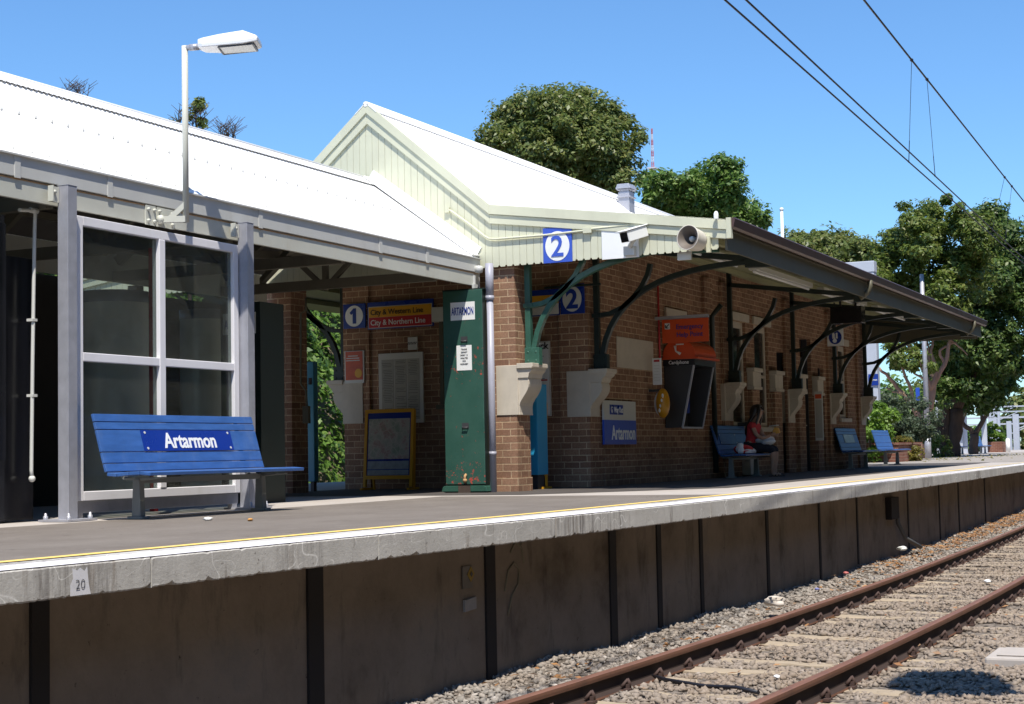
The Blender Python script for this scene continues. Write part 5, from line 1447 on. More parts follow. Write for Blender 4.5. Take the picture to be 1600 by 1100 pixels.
for s in (-1, 1):
    m.prism([(WX+s*.088+a_, WY+b_) for a_, b_ in ((-.04,-.36),(.04,-.36),(.042,-.47),(.046,-.56),(.02,-.60),(-.02,-.60),(-.042,-.56),(-.038,-.47))], 'z', .002, .018)
    m.tube([W((s*.088-.04,-.48,.018)), W((s*.088,-.51,.072)), W((s*.088+.04,-.48,.018))], .008, 6)
m.build("sandals", paint("dark rubber", (.02,.015,.014), .6, .1), pe)
# what she holds and what lies by her
def lumpy(c_, r, name, mat, label, cat, amp=.25, n=16, seed=1):
    rr = random.Random(seed); m = MB().ball((0,0,0), 1.0, n)
    ph = [(rr.uniform(2,5), rr.uniform(2,5), rr.uniform(2,5), rr.uniform(0,6)) for _ in range(6)]
    out = []
    for x, y, z in m.v:
        d = 1 + amp*sum(math.sin(a*x+b_*y+c2*z+p_) for a, b_, c2, p_ in ph)/3
        out.append((c_[0]+x*r[0]*d, c_[1]+y*r[1]*d, c_[2]+max(z*d, -.95)*r[2]))
    m.v = out; o = m.build(name, mat); return tag(o, label, cat)
lumpy(W((.0,-.30,.655)), (.15,.17,.085), "plastic_bag", paint("thin white plastic", (.66,.68,.72), .4, .05, 9), "crumpled white plastic bag on the seated woman's lap", "bag", seed=4)
m = MB(); m.prism([(WY-.56,.80),(WY-.46,.765),(WY-.43,.83),(WY-.47,.90),(WY-.535,.885)], 'x', WX-.045, WX+.045)
tag(m.build("snack_packet", paint("amber paper", (.72,.36,.06), .6, .1, 9), bevel=.006), "folded amber snack packet held in the seated woman's hands", "packet")
m = MB(); m.slab(W((0,-.45,.925)), XP, Vector((0,-.97,.1)).normalized(), .15, .15, .012); tag(m.build("booklet", SIGN_GREY), "small pale booklet resting on the amber packet in the woman's hands", "booklet")
bx, by = WX-.62, WY-.05
t = empty("shopping_bag", (bx, by, .43), "red and white shopping bag slumped on the bench beside the woman", "bag")
def lump_part(c_, r, name, mat, seed):
    o = lumpy(c_, r, name, mat, "x", "x", seed=seed)
    for v in o.data.vertices: v.co += WL[o] - WL[t]
    o.location = (0,0,0); o.parent = t; del o["label"]; del o["category"]
lump_part((bx+.02, by, .50), (.30,.14,.085), "red_fabric", paint("red plastic", (.55,.02,.025), .5, .1, 9), 7)
lump_part((bx-.27, by-.02, .53), (.05,.07,.10), "white_end", SIGN_WHITE, 9)
lump_part((bx+.28, by-.06, .48), (.07,.08,.055), "white_corner", SIGN_WHITE, 12)
lump_part((bx-.0, by-.11, .465), (.27,.06,.04), "white_band", SIGN_WHITE, 15)

# ---------------------------------------------------------------- vegetation
def leaves(lobes, n_cl, per, leaf, cr=.55, up=.45, seed=0, shell=.55):
    r = np.random.default_rng(seed); P = []; Nn = []; C = []
    vol = np.array([l[1][0]*l[1][1]*l[1][2] for l in lobes])**(2/3); pr_ = vol/vol.sum()
    for i in range(n_cl):
        c_, rad = lobes[r.choice(len(lobes), p=pr_)]
        d = r.normal(size=3); d /= np.linalg.norm(d)
        rr = shell + (1-shell)*r.random()**.6
        cc = np.array(c_) + d*np.array(rad)*rr
        k = int(per*(.5+r.random())); q = r.normal(size=(k,3)); q /= np.linalg.norm(q,axis=1)[:,None]
        crr = cr*(.45+.95*r.random()); cc = cc + d*crr*.35*r.random()
        pts = cc + q*crr*(.35+.65*r.random((k,1))**.7)*np.array([1,1,.72])
        nrm = q*.7 + np.array([0,0,up+.35]) + .55*r.normal(size=(k,3)) + d*.3
        P.append(pts); Nn.append(nrm)
    P = np.concatenate(P); Nn = np.concatenate(Nn); Nn /= np.linalg.norm(Nn,axis=1)[:,None]
    k = len(P); t = r.normal(size=(k,3)); t -= Nn*(t*Nn).sum(1)[:,None]; t /= np.linalg.norm(t,axis=1)[:,None]; b_ = np.cross(Nn, t)
    L_ = leaf*(.6+.8*r.random((k,1))); Wd = L_*(.38+.2*r.random((k,1))); dr_ = np.array([0,0,-1.])*L_*.25
    V = np.stack([P-t*L_, P-b_*Wd, P+t*L_+dr_, P+b_*Wd], 1).reshape(-1,3)
    return V, np.arange(4*k).reshape(-1,4)
def limb(m, pts, r0, r1, n=8, wob=.0):
    k = len(pts); P = []
    for i in range(k-1):
        for j in range(3):
            t = j/3; P.append(Vector(pts[i])*(1-t)+Vector(pts[i+1])*t)
    P.append(Vector(pts[-1]))
    if wob:
        for p_ in P[1:-1]: p_ += Vector((random.gauss(0,wob), random.gauss(0,wob), random.gauss(0,wob*.5)))
    kk = len(P); m.tube(P, [r0+(r1-r0)*(i/(kk-1))**.8 for i in range(kk)], n)
def tree(name, label, cat, D, lobes_px, base_px, limbs_px, mat, bark, n_cl, per, leaf, cr, seed, gz=None, r0=.3, group=None, yspread=.9, base=None, up=.45, shell=.55, spread=None):
    lobes = []
    rs = random.Random(seed)
    for px_, py_, r in lobes_px:
        dd = D + (rs.uniform(-1,1)*(spread if spread is not None else D*.025)); c_ = PD(px_, py_, dd); rad = r*dd/FPX
        lobes.append((tuple(c_), (rad*.95, rad*.95, rad*.9)))
    bp = base if base is not None else PD(base_px[0], base_px[1], D)
    e = empty(name, (bp.x, bp.y, gz if gz is not None else bp.z), label, cat, group)
    m = MB()
    for pts, ra, rb in limbs_px:
        P = [PD(x, y, D + (dz if len(q_) > 2 else 0)) for q_ in pts for x, y, dz in [(q_[0], q_[1], q_[2] if len(q_) > 2 else 0)]]
        if gz is not None and pts is limbs_px[0][0]: P[0].z = gz
        limb(m, P, ra, rb, 10, wob=.03)
    tr_ = m.build("trunk", bark, e)
    V, Q = leaves(lobes, n_cl, per, leaf, cr, up, seed, shell)
    np_mesh("crown", V, Q, mat, e)
    return e
tree("broadleaf_tree", "tall round olive green tree rising behind the station roof ridge", "tree", 66,
     [(778,228,32),(800,200,38),(822,178,32),(858,180,36),(878,172,30),(910,176,34),(945,192,34),(968,215,32),(978,245,22),(905,225,52),(850,225,52),(935,250,42),(800,245,40),(850,270,40),(900,275,42),(950,280,30),(765,225,18),(840,162,16),(873,155,14),(908,155,14)],
     (905, 640), [([(905,640),(907,430),(906,320),(903,250),(890,200)], .55, .15), ([(906,320),(930,270),(950,230)], .3, .08), ([(905,340),(870,290),(840,240)], .3, .08), ([(904,270),(925,230),(930,195)], .18, .05)],
     LEAF_OLIVE, BARK, 560, 130, .105, .55, 21, gz=-1.45)
tree("broadleaf_tree", "mid green clumpy tree over the awning edge, right of the roof ventilator", "tree", 70,
     [(1018,283,18),(1048,288,20),(1072,284,16),(1102,278,20),(1128,268,20),(1145,275,14),(1035,312,26),(1070,318,28),(1112,315,28),(1140,305,20),(1160,325,15),(1182,345,12),(1100,340,35),(1150,350,25),(1020,335,20),(1165,348,14)],
     (1090, 650), [([(1090,650),(1088,420),(1075,330),(1060,300)], .4, .1), ([(1088,400),(1115,330),(1130,290)], .25, .06), ([(1086,380),(1050,340),(1030,310)], .2, .06)],
     LEAF_GREEN, BARK, 320, 120, .11, .5, 22, gz=-1.45)
tree("broadleaf_tree", "rounded olive tree just above the far end of the awning gutter", "tree", 78,
     [(1290,378,22),(1258,380,18),(1320,386,22),(1345,395,18),(1275,398,25),(1310,405,28),(1232,374,8),(1240,390,14),(1360,400,20),(1335,420,24),(1300,425,24)],
     (1300, 660), [([(1300,660),(1300,470),(1295,400)], .35, .1), ([(1300,450),(1330,400)], .2, .06)],
     LEAF_OLIVE, BARK, 240, 110, .12, .55, 23, gz=-1.45)
tree("pale_trunked_tree", "leaning pink barked tree with yellow green leaves past the awning end", "tree", 62,
     [(1468,318,15),(1478,306,9),(1430,348,18),(1452,340,22),(1488,345,20),(1405,380,22),(1440,378,30),(1480,378,34),(1515,372,26),(1384,405,20),(1415,412,30),(1458,418,36),(1500,415,34),(1385,440,22),(1425,452,32),(1470,460,36),(1512,452,26),(1400,485,22),(1445,495,28),(1490,500,28),(1420,330,10),(1375,395,12),(1415,560,18),(1395,575,12),(1440,540,20),(1405,525,16),(1528,352,20),(1538,388,24),(1365,408,14),(1368,432,16),(1535,425,24),(1350,450,14),(1500,335,14),(1470,545,18),(1450,570,14),(1395,550,16),(1378,520,14)],
     (1437, 717), [([(1436,719),(1438,690),(1440,664)], .26, .20), ([(1440,664),(1430,640),(1412,616),(1388,590),(1374,575)], .14, .05), ([(1440,664),(1452,640),(1455,610),(1444,580),(1425,550),(1415,530)], .15, .05), ([(1453,640),(1460,600),(1476,570),(1484,530),(1490,500)], .13, .05),
                    ([(1412,616),(1398,612),(1385,606)], .07, .03), ([(1455,610),(1462,580),(1455,550),(1462,520)], .10, .04), ([(1444,580),(1452,560),(1448,530)], .07, .03), ([(1476,570),(1468,548),(1480,540),(1495,535)], .07, .03), ([(1425,550),(1412,540),(1400,528)], .06, .02), ([(1430,640),(1420,600),(1408,570),(1400,550)], .09, .03), ([(1460,600),(1440,590),(1425,580),(1410,574)],.06,.02), ([(1484,530),(1500,540),(1512,555)],.05,.02)],
     LEAF_YEL, BARK_PINK, 470, 115, .088, .40, 24, gz=0.0)
tree("dark_leaved_tree", "big dark green tree with a thick double trunk on the platform end", "tree", 68,
     [(1545,335,18),(1560,350,22),(1530,352,18),(1578,372,24),(1592,405,24),(1560,395,34),(1545,440,38),(1585,450,30),(1565,490,40),(1525,500,42),(1592,500,18),(1590,535,14),(1545,540,44),(1505,545,40),(1575,565,24),(1520,580,40),(1480,570,34),(1555,595,26),(1490,600,26),(1585,395,22),(1600,440,20),(1530,395,20),(1470,612,16),(1505,622,18),(1545,628,18),(1522,612,20)],
     (1482, 714), [([(1486,716),(1487,690),(1492,664),(1494,640)], .42, .30), ([(1480,716),(1472,685),(1462,664),(1452,648),(1440,630)], .30, .12), ([(1494,640),(1488,615),(1470,600),(1455,585)], .22, .08), ([(1494,640),(1510,610),(1530,570),(1545,520)], .22, .06), ([(1492,645),(1500,600),(1498,560),(1505,520)], .2, .06), ([(1475,690),(1477,655),(1480,630)], .22, .14)],
     LEAF_MIX, BARK, 620, 120, .105, .46, 25, gz=0.0, r0=.4)
tree("forked_tree", "smaller dark forked tree shading two far benches", "tree", 82,
     [(1548,600,20),(1570,585,18),(1525,608,18),(1540,575,28),(1510,600,18),(1580,565,16)],
     (1521, 712), [([(1521,714),(1521,695),(1522,678)], .26, .22), ([(1522,678),(1512,668),(1503,660),(1500,640)], .15, .08), ([(1522,680),(1533,664),(1543,648),(1547,625)], .16, .08), ([(1503,660),(1508,640),(1512,625)], .1, .05), ([(1535,662),(1530,640),(1532,620)], .09, .05)],
     LEAF_DARK, BARK, 110, 110, .11, .5, 26, gz=0.0)
# bare twigs behind the canopy ridge
def twig_tree(px_, py_, h_px, w_px, D, seed, leafs, label):
    rs = random.Random(seed); bp = PD(px_, py_, D); e = empty("bare_tree", (bp.x, bp.y, -1.45), label, "tree")
    m = MB(); limb(m, [Vector((bp.x, bp.y, -1.45)), bp, PD(px_, py_-h_px*.2, D)], .07, .018, 6); lf = []
    for i in range(12):
        x = px_ + w_px*rs.uniform(-.4,.4); y = py_ + 6; a = rs.uniform(-.5, .5); P = [PD(px_+(x-px_)*.3, y+10, D), PD(x, y, D)]
        for k in range(5): x += w_px*.06*(a+rs.uniform(-.7,.7)); y -= h_px*.2*rs.uniform(.4,1.1); P.append(PD(x, y, D+rs.uniform(-.3,.3)))
        limb(m, P, .016, .005, 5)
        for k in (2,3,4,5):
            q1_ = P[k]; sg = rs.choice((-1,1)); Q_ = q1_+Vector((sg*rs.uniform(.05,.2), -sg*rs.uniform(.05,.25), rs.uniform(.12,.3))); limb(m, [q1_, Q_], .008, .004, 4)
    m.build("trunk", BARK, e)
    if leafs:
        V, Q = leaves([(tuple(PD(a_, b_, D)), (c_*D/FPX,)*3) for a_, b_, c_ in leafs], 20, 22, .055, .16, .4, seed)
        np_mesh("crown", V, Q, LEAF_OLIVE, e)
twig_tree(295, 205, 60, 60, 34, 3, [(312,163,6),(316,190,6),(300,182,4),(268,184,4),(308,175,4)], "thin half bare tree showing over the canopy ridge by the lamp pole")
twig_tree(122, 150, 34, 40, 40, 5, None, "bare twigs over the canopy ridge at the upper left")
twig_tree(355, 212, 30, 34, 36, 8, None, "bare twigs over the canopy ridge right of the lamp pole")

def bush(name, label, cat, boxes, mat, n_cl, per, leaf, cr, seed, base, kind=None, up=.4, shell=.75, stem=True):
    e = empty(name, base, label, cat)
    V, Q = leaves(boxes, n_cl, per, leaf, cr, up, seed, shell)
    np_mesh("foliage", V, Q, mat, e)
    if stem:
        m = MB(); rs = random.Random(seed)
        for c_, r in boxes[:4]: limb(m, [Vector((c_[0]+rs.uniform(-.2,.2), c_[1]+rs.uniform(-.2,.2), base[2])), Vector(c_)+Vector((0,0,r[2]*.4))], .05, .015, 5)
        m.build("stem", BARK, e)
    return e
# clipped hedge, shrubs and far planting on the platform end
c_ = PD(1366, 664, 50); bush("clipped_hedge", "bright green clipped hedge just beyond the awning end", "hedge", [((c_.x, c_.y+.6, .9), (1.0,1.0,.95)), ((c_.x+1.2, c_.y+.4, .95), (1.0,.8,.95)), ((c_.x+.3, c_.y+.3, 1.35), (1.0,.85,.6))], LEAF_HEDGE, 130, 110, .06, .22, 31, (c_.x, c_.y, 0))
c_ = PD(1412, 672, 56); bush("grey_green_shrub", "loose grey green shrub between the clipped hedge and the pink trunk", "shrub", [((c_.x, c_.y+.3, .8), (1.1,1.0,.8)), ((c_.x+.4, c_.y-.3, 1.4), (.9,.8,.7)), ((c_.x, c_.y+.7, 1.7), (.8,.8,.6))], LEAF_GREY, 140, 90, .06, .3, 32, (c_.x, c_.y, 0))
c_ = PD(1413, 704, 52); bush("golden_shrub", "small golden leaved shrub at the end of the low brick planter", "shrub", [((c_.x, c_.y, .35), (.5,.45,.38)), ((c_.x+.3, c_.y-.2, .25), (.35,.3,.25))], LEAF_GOLD, 50, 70, .05, .16, 33, (c_.x, c_.y, 0))
c_ = PD(1462, 703, 66); bush("low_shrub", "low yellow green shrub between the grey pole and the thick dark trunk", "shrub", [((c_.x, c_.y, .4), (.6,.6,.45))], LEAF_YEL, 50, 60, .06, .2, 34, (c_.x, c_.y, 0))
q0, q1 = PD(1374, 700, 50), PD(1402, 700, 50)
e = empty("brick_planter", (q0.x, q0.y, 0), "low red brick planter wall behind the sunlit bench", "planter")
m = MB(); m.box(q0.x+.4, q0.x+4, q1.y, q0.y+.8, 0, .55); m.build("wall", BRICK_RED, e); m = MB(); m.box(q0.x+.36, q0.x+4.04, q1.y-.04, q0.y+.84, .552, .62); m.build("coping", BRICK_RED, e)
c_ = PD(1553, 705, 96)
e = empty("brick_planter", (c_.x, c_.y, 0), "square red brick planter far along the platform beside a white post", "planter")
m = MB(); m.box(c_.x-.8, c_.x+1, c_.y-.62, c_.y+.7, 0, .62); m.build("wall", BRICK_RED, e); m = MB(); m.box(c_.x-.75, c_.x+.95, c_.y-.57, c_.y+.65, .60, .64); m.build("soil", EARTH, e)
bush("clipped_bush", "rounded light green bush growing in the far brick planter", "bush", [((c_.x, c_.y+.05, 1.15), (.75,.52,.55)), ((c_.x, c_.y+.05, .9), (.75,.55,.35))], LEAF_HEDGE, 80, 80, .07, .16, 35, (c_.x, c_.y, .62), stem=False)
c_ = PD(1575, 700, 95); m = MB(); m.tube([(c_.x, c_.y, 0), (c_.x, c_.y, .75)], [.14,.12], 12); m.ball((c_.x, c_.y, .75), (.12,.12,.09)); tag(m.build("bollard", SIGN_WHITE), "stout white post beside the far brick planter", "bollard")
c_ = PD(1510, 672, 88)
# pole, portal frame with the name board
c_ = PD(1450, 700, 60)
e = empty("lamp_post", (c_.x, c_.y, 0), "slim pale grey pole standing in front of the pink barked tree", "pole")
m = MB(); m.tube([(c_.x, c_.y, 0), (c_.x, c_.y, 7.0)], [.105,.08], 12); m.tube([(c_.x, c_.y, 0), (c_.x, c_.y, .9)], .12, 12); m.build("pole", GALV, e)
m = MB(); q = PD(1437, 616, 60); m.box(q.x-.03, q.x+.03, q.y-.0, q.y+.14, q.z-.25, q.z+.25); m.build("blue_flag_sign", SIGN_BLUE2, e)
D_ = 56
q = PD(1361, 500, D_); zt2 = PD(1361, 408, D_).z
e = empty("portal_frame", (q.x, q.y, 0), "tall pale blue grey steel portal frame behind the far end of the awning", "gantry")
PALE = paint("pale blue grey paint", (.50,.53,.60), .45, .05, 3)
m = MB(); m.box(q.x-.2, q.x+.2, q.y-.2, q.y+.2, 0, zt2-.40); m.build("column", PALE, e, bevel=.02)
m = MB(); m.box(q.x-.22, q.x+.22, q.y-.22, q.y+6.5, zt2-.398, zt2); m.build("beam", PALE, e, bevel=.02)
m = MB(); m.box(q.x-.2, q.x+.2, q.y+6.1, q.y+6.48, 0, zt2-.40); m.build("column", PALE, e, bevel=.02)
zz = PD(1367, 594, D_).z
nb = MB().slab((q.x-.24, q.y-.06, zz), YM, ZP, .34, .40, .03).build("name_board", SIGN_BLUE, e)
MB().text("Artarmon", (q.x-.24, q.y-.06, zz), YM, ZP, .07, w=.28, bold=.01).build("lettering", SIGN_WHITE, nb)
# white mast and red and white radio mast
q = PD(1222, 352, 75)
m = MB(); m.tube([(q.x, q.y, -1.45), (q.x, q.y, PD(1222, 328, 75).z)], [.12,.07], 10); m.ball((q.x, q.y, PD(1222, 327, 75).z), .10); tag(m.build("flagpole", SIGN_WHITE), "thin white pole above the awning gutter, left of the olive tree", "pole")
q = PD(1020, 262, 600); zt3 = PD(1018, 200, 600).z; zb3 = q.z
e = empty("radio_mast", (q.x, q.y, -1.4), "distant red and white lattice radio mast between the two roofline trees", "mast")
RM1 = paint("mast red", (.42,.16,.20), .6, .05); RM2 = paint("mast white", (.55,.55,.62), .6, .05)
nseg = 7; m1 = MB(); m2 = MB()
for i in range(nseg):
    za, zb2 = zb3+(zt3-zb3)*i/nseg, zb3+(zt3-zb3)*(i+1)/nseg; w_ = .75*(1-i/nseg*.55); mm_ = m1 if i % 2 == 0 else m2
    for a_, b_ in ((-1,-1),(1,-1),(1,1),(-1,1)): mm_.bar((q.x+a_*w_/2, q.y+b_*w_/2, za), (q.x+a_*w_/2, q.y+b_*w_/2, zb2), .17, .17)
    for kx in range(2):
        z0_, z1_ = za+(zb2-za)*kx/2, za+(zb2-za)*(kx+1)/2
        mm_.bar((q.x-w_/2, q.y-w_/2, z0_), (q.x+w_/2, q.y-w_/2, z1_), .12, .12); mm_.bar((q.x-w_/2, q.y+w_/2, z1_), (q.x-w_/2, q.y-w_/2, z0_), .12, .12)
m1.build("red_section", RM1, e); m2.build("white_section", RM2, e)
m = MB(); m.box(q.x-1.6, q.x+1.6, q.y-1.6, q.y+1.6, zb3-.5, zb3); m.box(q.x-.6, q.x+.6, q.y-.6, q.y+.6, -1.4, zb3-.5); m.build("platform_base", RM2, e)

# far overhead gantries along the line, and the fence
def gantry(px_, top, D, w, label, arm=None):
    q = PD(px_, 700, D); zt_ = PD(px_, top, D).z
    e = empty("overhead_gantry", (q.x, q.y, 0), label, "gantry", "far overhead line gantries")
    m = MB(); m.box(q.x-w/2, q.x+w/2, q.y-w/2, q.y+w/2, -1.4, zt_); m.build("mast", PALE, e)
    m = MB(); zz = zt_-.25; m.bar((q.x, q.y+6, zz), (q.x, q.y-11, zz), .10, .14); m.bar((q.x, q.y, zz-1.0), (q.x, q.y-2.2, zz-.1), .08, .08); m.build("crossbeam", PALE, e)
    m = MB(); m.box(q.x-w/2, q.x+w/2, q.y-11.2, q.y-10.9, -1.4, zt_); m.build("mast", PALE, e)
gantry(1589, 647, 130, .45, "nearest pale gantry at the far right edge above the platform")
gantry(1578, 658, 150, .42, "second pale gantry, slightly shorter, at the far right")
gantry(1553, 632, 170, .85, "thick masted pale gantry rising over the far clipped bush")
gantry(1561, 640, 185, .45, "slim pale gantry right of the thick masted one")
e = empty("platform_shelter", tuple(PD(1512, 690, 92)), "pale blue grey far shelter posts behind the two shaded benches", "shelter")
m = MB(); WLz = WL[e]
for px_, w_ in ((1501,.16),(1509,.13),(1539,.16),(1466,.08)):
    q = PD(px_, 700, 92); m.box(q.x-w_/2, q.x+w_/2, q.y-w_*.9, q.y+w_*.9, 0, 3.2)
m.build("posts", PALE, e)
q0, q1 = PD(1490, 700, 92), PD(1545, 700, 92); m = MB(); m.box(q0.x-1, q0.x+4, min(q0.y, q1.y)-.3, max(q0.y, q1.y)+.3, 3.2, 3.4); m.build("roof", PALE, e)
# far trees beyond the gantries
tree("distant_tree", "dark distant tree at the right edge beyond the gantries", "tree", 230, [(1592,650,22),(1610,640,30),(1605,675,28),(1582,672,14),(1625,660,30)], (1600, 700), [([(1600,705),(1602,680),(1604,650)], .6, .2)], LEAF_OLIVE, BARK, 90, 60, .5, 1.6, 41, gz=-1.45, spread=4)
tree("distant_tree", "distant tree low between the dark trunks and the far planter", "tree", 200, [(1540,690,14),(1520,688,14),(1500,688,14),(1480,690,14),(1560,692,10),(1455,690,14)], (1510, 704), [([(1510,708),(1510,695),(1510,685)], .5, .2)], LEAF_GREEN, BARK, 70, 60, .4, 1.3, 42, gz=-1.45, spread=3)
for i, (px_, D, hh, mt, lb) in enumerate(((1400, 95, 66, LEAF_GREEN, "green tree filling the gap behind the pink trunk"), (1445, 120, 60, LEAF_OLIVE, "olive tree behind the grey pole"))):
    tree("background_tree", lb, "tree", D, [(px_, 650, 26), (px_-25, 660, 20), (px_+22, 655, 22), (px_, 620, 24), (px_+5, 685, 18), (px_-18, 630, 16)], (px_, 704), [([(px_,706),(px_,680),(px_,640)], .3, .1)], mt, BARK, 120, 70, .2, .8, 50+i, gz=-1.45)
# ivy covered bank behind platform one, seen through the porch
e = empty("ivy_bank", (36, 22, -1.4), "ivy covered bank with bright leaves seen through the rear porch opening", "bank")
m = MB(); m.prism([(20.2,-1.45),(22.0,2.5),(24.0,5.5),(30,5.8),(30,-1.45)], 'x', 5, 62); m.build("earth_bank", EARTH, e)
V = []; Q = []
r = np.random.default_rng(77); k = 60000
X = 16 + 34*r.random(k); t = r.random(k)
near = (X > 27) & (X < 43)
Yb_ = np.where(t < .5, 20.2+1.8*t*2, 22+2*(t-.5)*2); Zb_ = np.where(t < .5, -1.45+3.95*t*2, 2.5+3*(t-.5)*2)
lump = .35*np.sin(X*2.1)+.3*np.sin(Zb_*2.7+X)+.2*np.sin(X*5.3+Zb_*4)
P = np.stack([X, Yb_-.35-lump*.6-.25*r.random(k), Zb_+.1], 1)
nr = np.stack([.4*r.normal(size=k), -.7+.45*r.normal(size=k), .7+.45*r.normal(size=k)], 1); nr /= np.linalg.norm(nr,axis=1)[:,None]
tt_ = r.normal(size=(k,3)); tt_ -= nr*(tt_*nr).sum(1)[:,None]; tt_ /= np.linalg.norm(tt_,axis=1)[:,None]; bb = np.cross(nr, tt_); L_ = .105*(.5+.9*r.random((k,1)))
V = np.stack([P-tt_*L_, P-bb*L_*.55, P+tt_*L_, P+bb*L_*.55], 1).reshape(-1,3)
o = np_mesh("ivy_leaves", V, np.arange(4*k).reshape(-1,4), LEAF_IVY, e); o["kind"] = "stuff"

# unseen wooded bank across the line, added to cut low sky light
V = []; r = np.random.default_rng(91); k = 42000
X = -30 + 180*r.random(k); t = r.random(k); lump = .9*np.sin(X*.9)+.7*np.sin(X*2.3+t*9)+.5*np.sin(t*23+X*.5)
P = np.stack([X, -6.0-5.2*t+lump*.4+.3*r.normal(size=k), -1.4+17.5*t**.9+.4*lump], 1)
nr = np.stack([.5*r.normal(size=k), .6+.5*r.normal(size=k), .7+.5*r.normal(size=k)], 1); nr /= np.linalg.norm(nr,axis=1)[:,None]
tt_ = r.normal(size=(k,3)); tt_ -= nr*(tt_*nr).sum(1)[:,None]; tt_ /= np.linalg.norm(tt_,axis=1)[:,None]; bb = np.cross(nr, tt_); L_ = .5*(.5+.9*r.random((k,1)))
V = np.stack([P-tt_*L_, P-bb*L_*.5, P+tt_*L_, P+bb*L_*.5], 1).reshape(-1,3)
o = np_mesh("sky_block_trees", V, np.arange(4*k).reshape(-1,4), LEAF_DARK); o["kind"] = "stuff"
m = MB(); m.prism([(-6.9,-1.45),(-11.8,14.6),(-13,15.5),(-22,15.5),(-22,-1.45)], 'x', -30, 150); struct(m.build("sky_block_hill", EARTH))
sx_, sy_ = 9.35, -.55  # unseen mast, added only for the shadow it throws on the ballast
e = empty("shadow_casting_mast", (sx_, sy_, -1.45), "unseen signal mast right of the camera, added to cast a shadow on the ballast", "signal")
m = MB(); m.tube([(sx_, sy_, -1.45), (sx_, sy_, 6.4)], .08, 10); m.bar((sx_, sy_, 5.0), (sx_, sy_+1.3, 5.0), .08, .1); m.build("mast", GALV, e)
m = MB(); m.prism([(sy_+.75,4.9),(sy_+1.35,4.9),(sy_+1.5,5.4),(sy_+1.35,6.0),(sy_+.95,6.1),(sy_+.75,5.8)], 'x', sx_-.25, sx_+.35); m.build("shadow_casting_head", BLACKBOX, e)

# ---------------------------------------------------------------- overhead wires
def wire(name, pts, r, label):
    m = MB(); m.tube(pts, r, 6); return m
WIRE = paint("dark copper wire", (.02,.02,.03), .5, .1, 3)
def wy(x, a, dy): return a + dy*(x-12)
def pathline(fy, fz, x0=4, x1=120):
    return [(x, fy(x), fz(x)) for x in np.linspace(x0, x1, 40)]
w1 = [G(1133,0,4.2), G(1420,253,4.2)]; w2 = [G(1166,0,4.2), G(1460,274,4.2)]
def ext(a, d_, x): t = (x-a.x)/(d_.x-a.x); return a + (d_-a)*t
for (a, d_), lb in ((w1, "left one of the two low contact wires over the track"), (w2, "right one of the two low contact wires over the track")):
    m = MB(); m.tube([ext(a, d_, x) for x in np.linspace(3, 110, 12)], .0095, 6)
    tag(m.build("contact_wire", WIRE), lb, "wire", "overhead contact wires")
cz = 5.2
c0_, c1_ = G(1350,0,cz), G(1600,315,cz)
e = empty("catenary_wire", tuple(c0_), "thick upper messenger wire with hanging droppers at the top right", "wire")
m = MB(); m.tube([ext(c0_, c1_, x) for x in np.linspace(3, 110, 30)], .0125, 6); m.build("messenger_wire", WIRE, e)
def on_line(a, d_, x): return ext(a, d_, x)
for (px_, py_), (ww, wpx, wpy) in zip(((1422,94),(1447,124),(1567,277),(1580,291)), ((w1,1420,253),(w2,1461,275),(w1,1568,400),(w2,1586,400))):
    top = G(px_, py_, cz); top = ext(c0_, c1_, top.x)
    bt = G(wpx, wpy, 4.2) if wpy < 300 else ext(ww[0], ww[1], top.x)
    bt = ext(ww[0], ww[1], bt.x)
    m = MB(); lo = top.lerp(bt, .78)
    m.tube([top, lo], .0035, 5); m.tube([lo+Vector((.012,0,0)), bt+Vector((.012,0,0))], .003, 5); m.tube([lo-Vector((.012,0,0)), bt-Vector((.012,0,0))], .003, 5)
    m.ball(top, .022, 6); m.ball(bt, .012, 6); m.build("dropper", WIRE, e)

# ---------------------------------------------------------------- small things on the platform wall and ballast
yb2 = Ye(25.0)+WO
e = empty("wall_cable_box", (25.1, yb2, -.65), "dark square cable box on the platform wall with a grey hose running down", "box")
m = MB(); m.box(24.75, 25.3, yb2-.10, yb2+.02, -.62, -.28); m.build("box", POSTM, e, bevel=.008)
m = MB(); m.tube([(25.32, yb2-.05, -.35), (25.36, yb2-.06, -.7), (25.6, yb2-.12, -.95), (26.1, yb2-.25, -1.12)], .035, 8); m.build("hose", paint("grey hose", (.10,.10,.10), .7, .2), e)
q = PY(760, 905, Ye(10.95)+WO)
xq = 10.95; yq = Ye(xq)+WO
e = empty("warning_plate", (xq, yq, -.6), "small yellow diamond warning plate with a grey box below it on the platform wall", "sign")
m = MB(); m.slab((xq-.02, yq-.012, -.42), XP, ZP, .16, .17, .008); m.build("plate", paint("faded grey plate", (.17,.155,.14), .8, .2, 9), e)
m = MB(); d1 = (XP+ZP).normalized(); d2 = (ZP-XP).normalized(); m.slab((xq+.03, yq-.016, -.40), d1, d2, .085, .085, .004); m.build("yellow_diamond", paint("faded yellow", (.30,.20,.03), .7, .2, 20), e)
m = MB(); m.slab((xq+.03, yq-.021, -.40), d1, d2, .03, .03, .002); m.build("black_mark", SIGN_BLACK, e)
m = MB(); m.slab((xq+.01, yq-.02, -.63), Vector((1,0,.06)).normalized(), ZP, .19, .09, .02); m.build("pale_tag", paint("pale tag", (.30,.29,.29), .7, .15, 12), e)
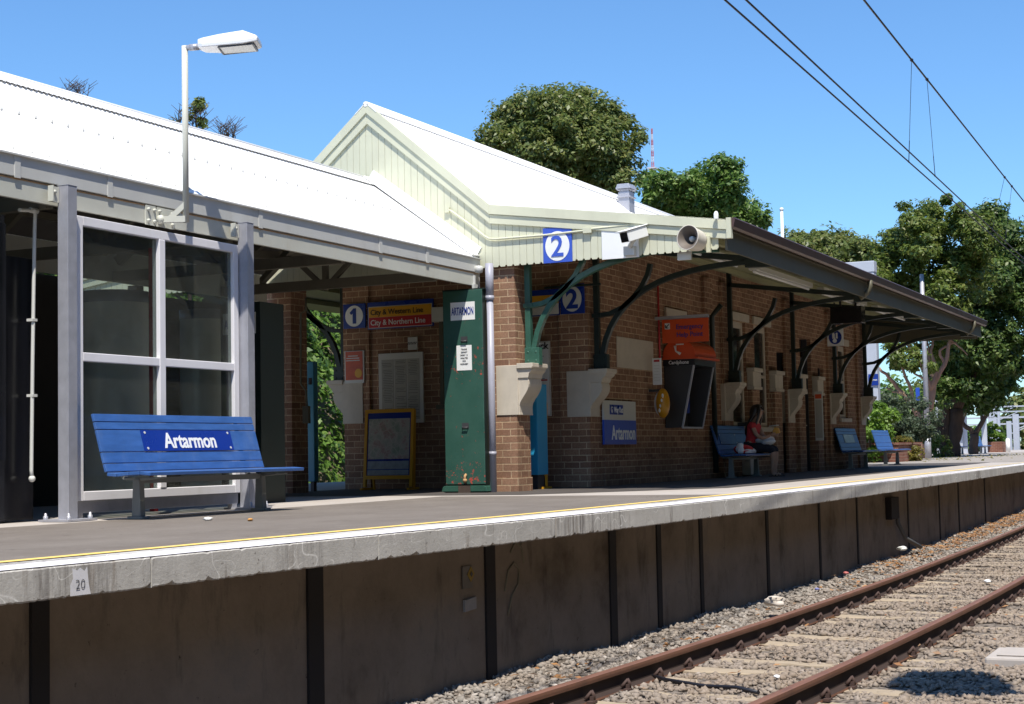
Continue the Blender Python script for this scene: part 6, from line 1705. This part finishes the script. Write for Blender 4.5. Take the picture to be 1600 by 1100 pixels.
# graffiti scrawl on the wall panel
m = MB(); xs_ = 11.7; yg = Ye(11.7)+WO-.006
def scr(pts): m.tube([(xs_+a_*1.0, Ye(xs_+a_)+WO-.004, z_) for a_, z_ in pts], .009, 5)
scr([(-.16,-.58),(-.10,-.42),(.0,-.36),(.09,-.42),(.07,-.54),(-.04,-.62),(-.12,-.78)]); scr([(-.05,-.28),(.03,-.20),(.14,-.25),(.18,-.38)]); scr([(.13,-.22),(.22,-.18)])
tag(m.build("graffiti", paint("faded chalk spray", (.20,.175,.125), .95, .2, 14)), "faint pale graffiti loops on the wall panel right of the warning plate", "graffiti")
# litter
def litter(name, px_, py_, z, mat, label, r=.03, seed=1):
    q = G(px_, py_, z); o = lumpy((q.x, q.y, z+r*.5), (r*1.3, r*1.3, r*.6), name, mat, label, "litter", amp=.3, n=8, seed=seed); return o
litter("paper_scrap", 325, 813, .006, SIGN_WHITE, "white scrap of paper on the asphalt in front of the blue bench", .026, 2)
litter("orange_scrap", 391, 814, .006, paint("leaf orange", (.55,.27,.07), .7, .2, 30), "small orange scrap on the asphalt near the bench's right leg", .018, 3)
litter("paper_scrap", 1410, 860, -1.0, SIGN_GREY, "bright white scrap at the foot of the platform wall under the hose", .055, 4)
litter("drink_can", 1322, 897, -1.06, paint("faded red print", (.42,.12,.11), .6, .2, 30), "small crushed red packet on the ballast by the wall", .028, 5)
litter("blue_wrapper", 1277, 922, -1.14, paint("faded blue print", (.16,.17,.38), .6, .2, 30), "small blue wrapper on the ballast left of the rail", .022, 6)
litter("pale_rock", 1211, 946, -1.12, paint("pale rock", (.56,.50,.44), .95, .1), "long pale rock lying on the ballast beside the rail", .09, 7)
litter("white_pebble", 1214, 1059, -1.24, SIGN_WHITE, "white pebble between the two rails", .02, 8)
litter("white_pebble", 1543, 910, -1.24, SIGN_WHITE, "white pebble between the rails at the far right", .035, 9)
q = G(1592, 1024, -1.22)
e = empty("pit_cover", (q.x, q.y, -1.26), "pale concrete pit lid at the right edge of the ballast", "pit lid")
m = MB(); m.box(q.x-.35, q.x+.35, q.y-.33, q.y+.22, -1.30, -1.20); m.build("lid", CONC, e, bevel=.02)
m = MB(); m.box(q.x-.25, q.x+.25, q.y-.25, q.y+.14, -1.198, -1.185); m.build("inner_lid", CONC, e, bevel=.008)
# cable crossing the track
m = MB(); P = [G(x_, y_, -1.235) for x_, y_ in ((1000,1050),(1040,1062),(1100,1072),(1150,1074),(1185,1082))]
m.tube(P, .016, 6); tag(m.build("track_cable", SIGN_BLACK), "black cable lying across the ballast between the rails", "cable")
# moss and grime along the foot of the screen
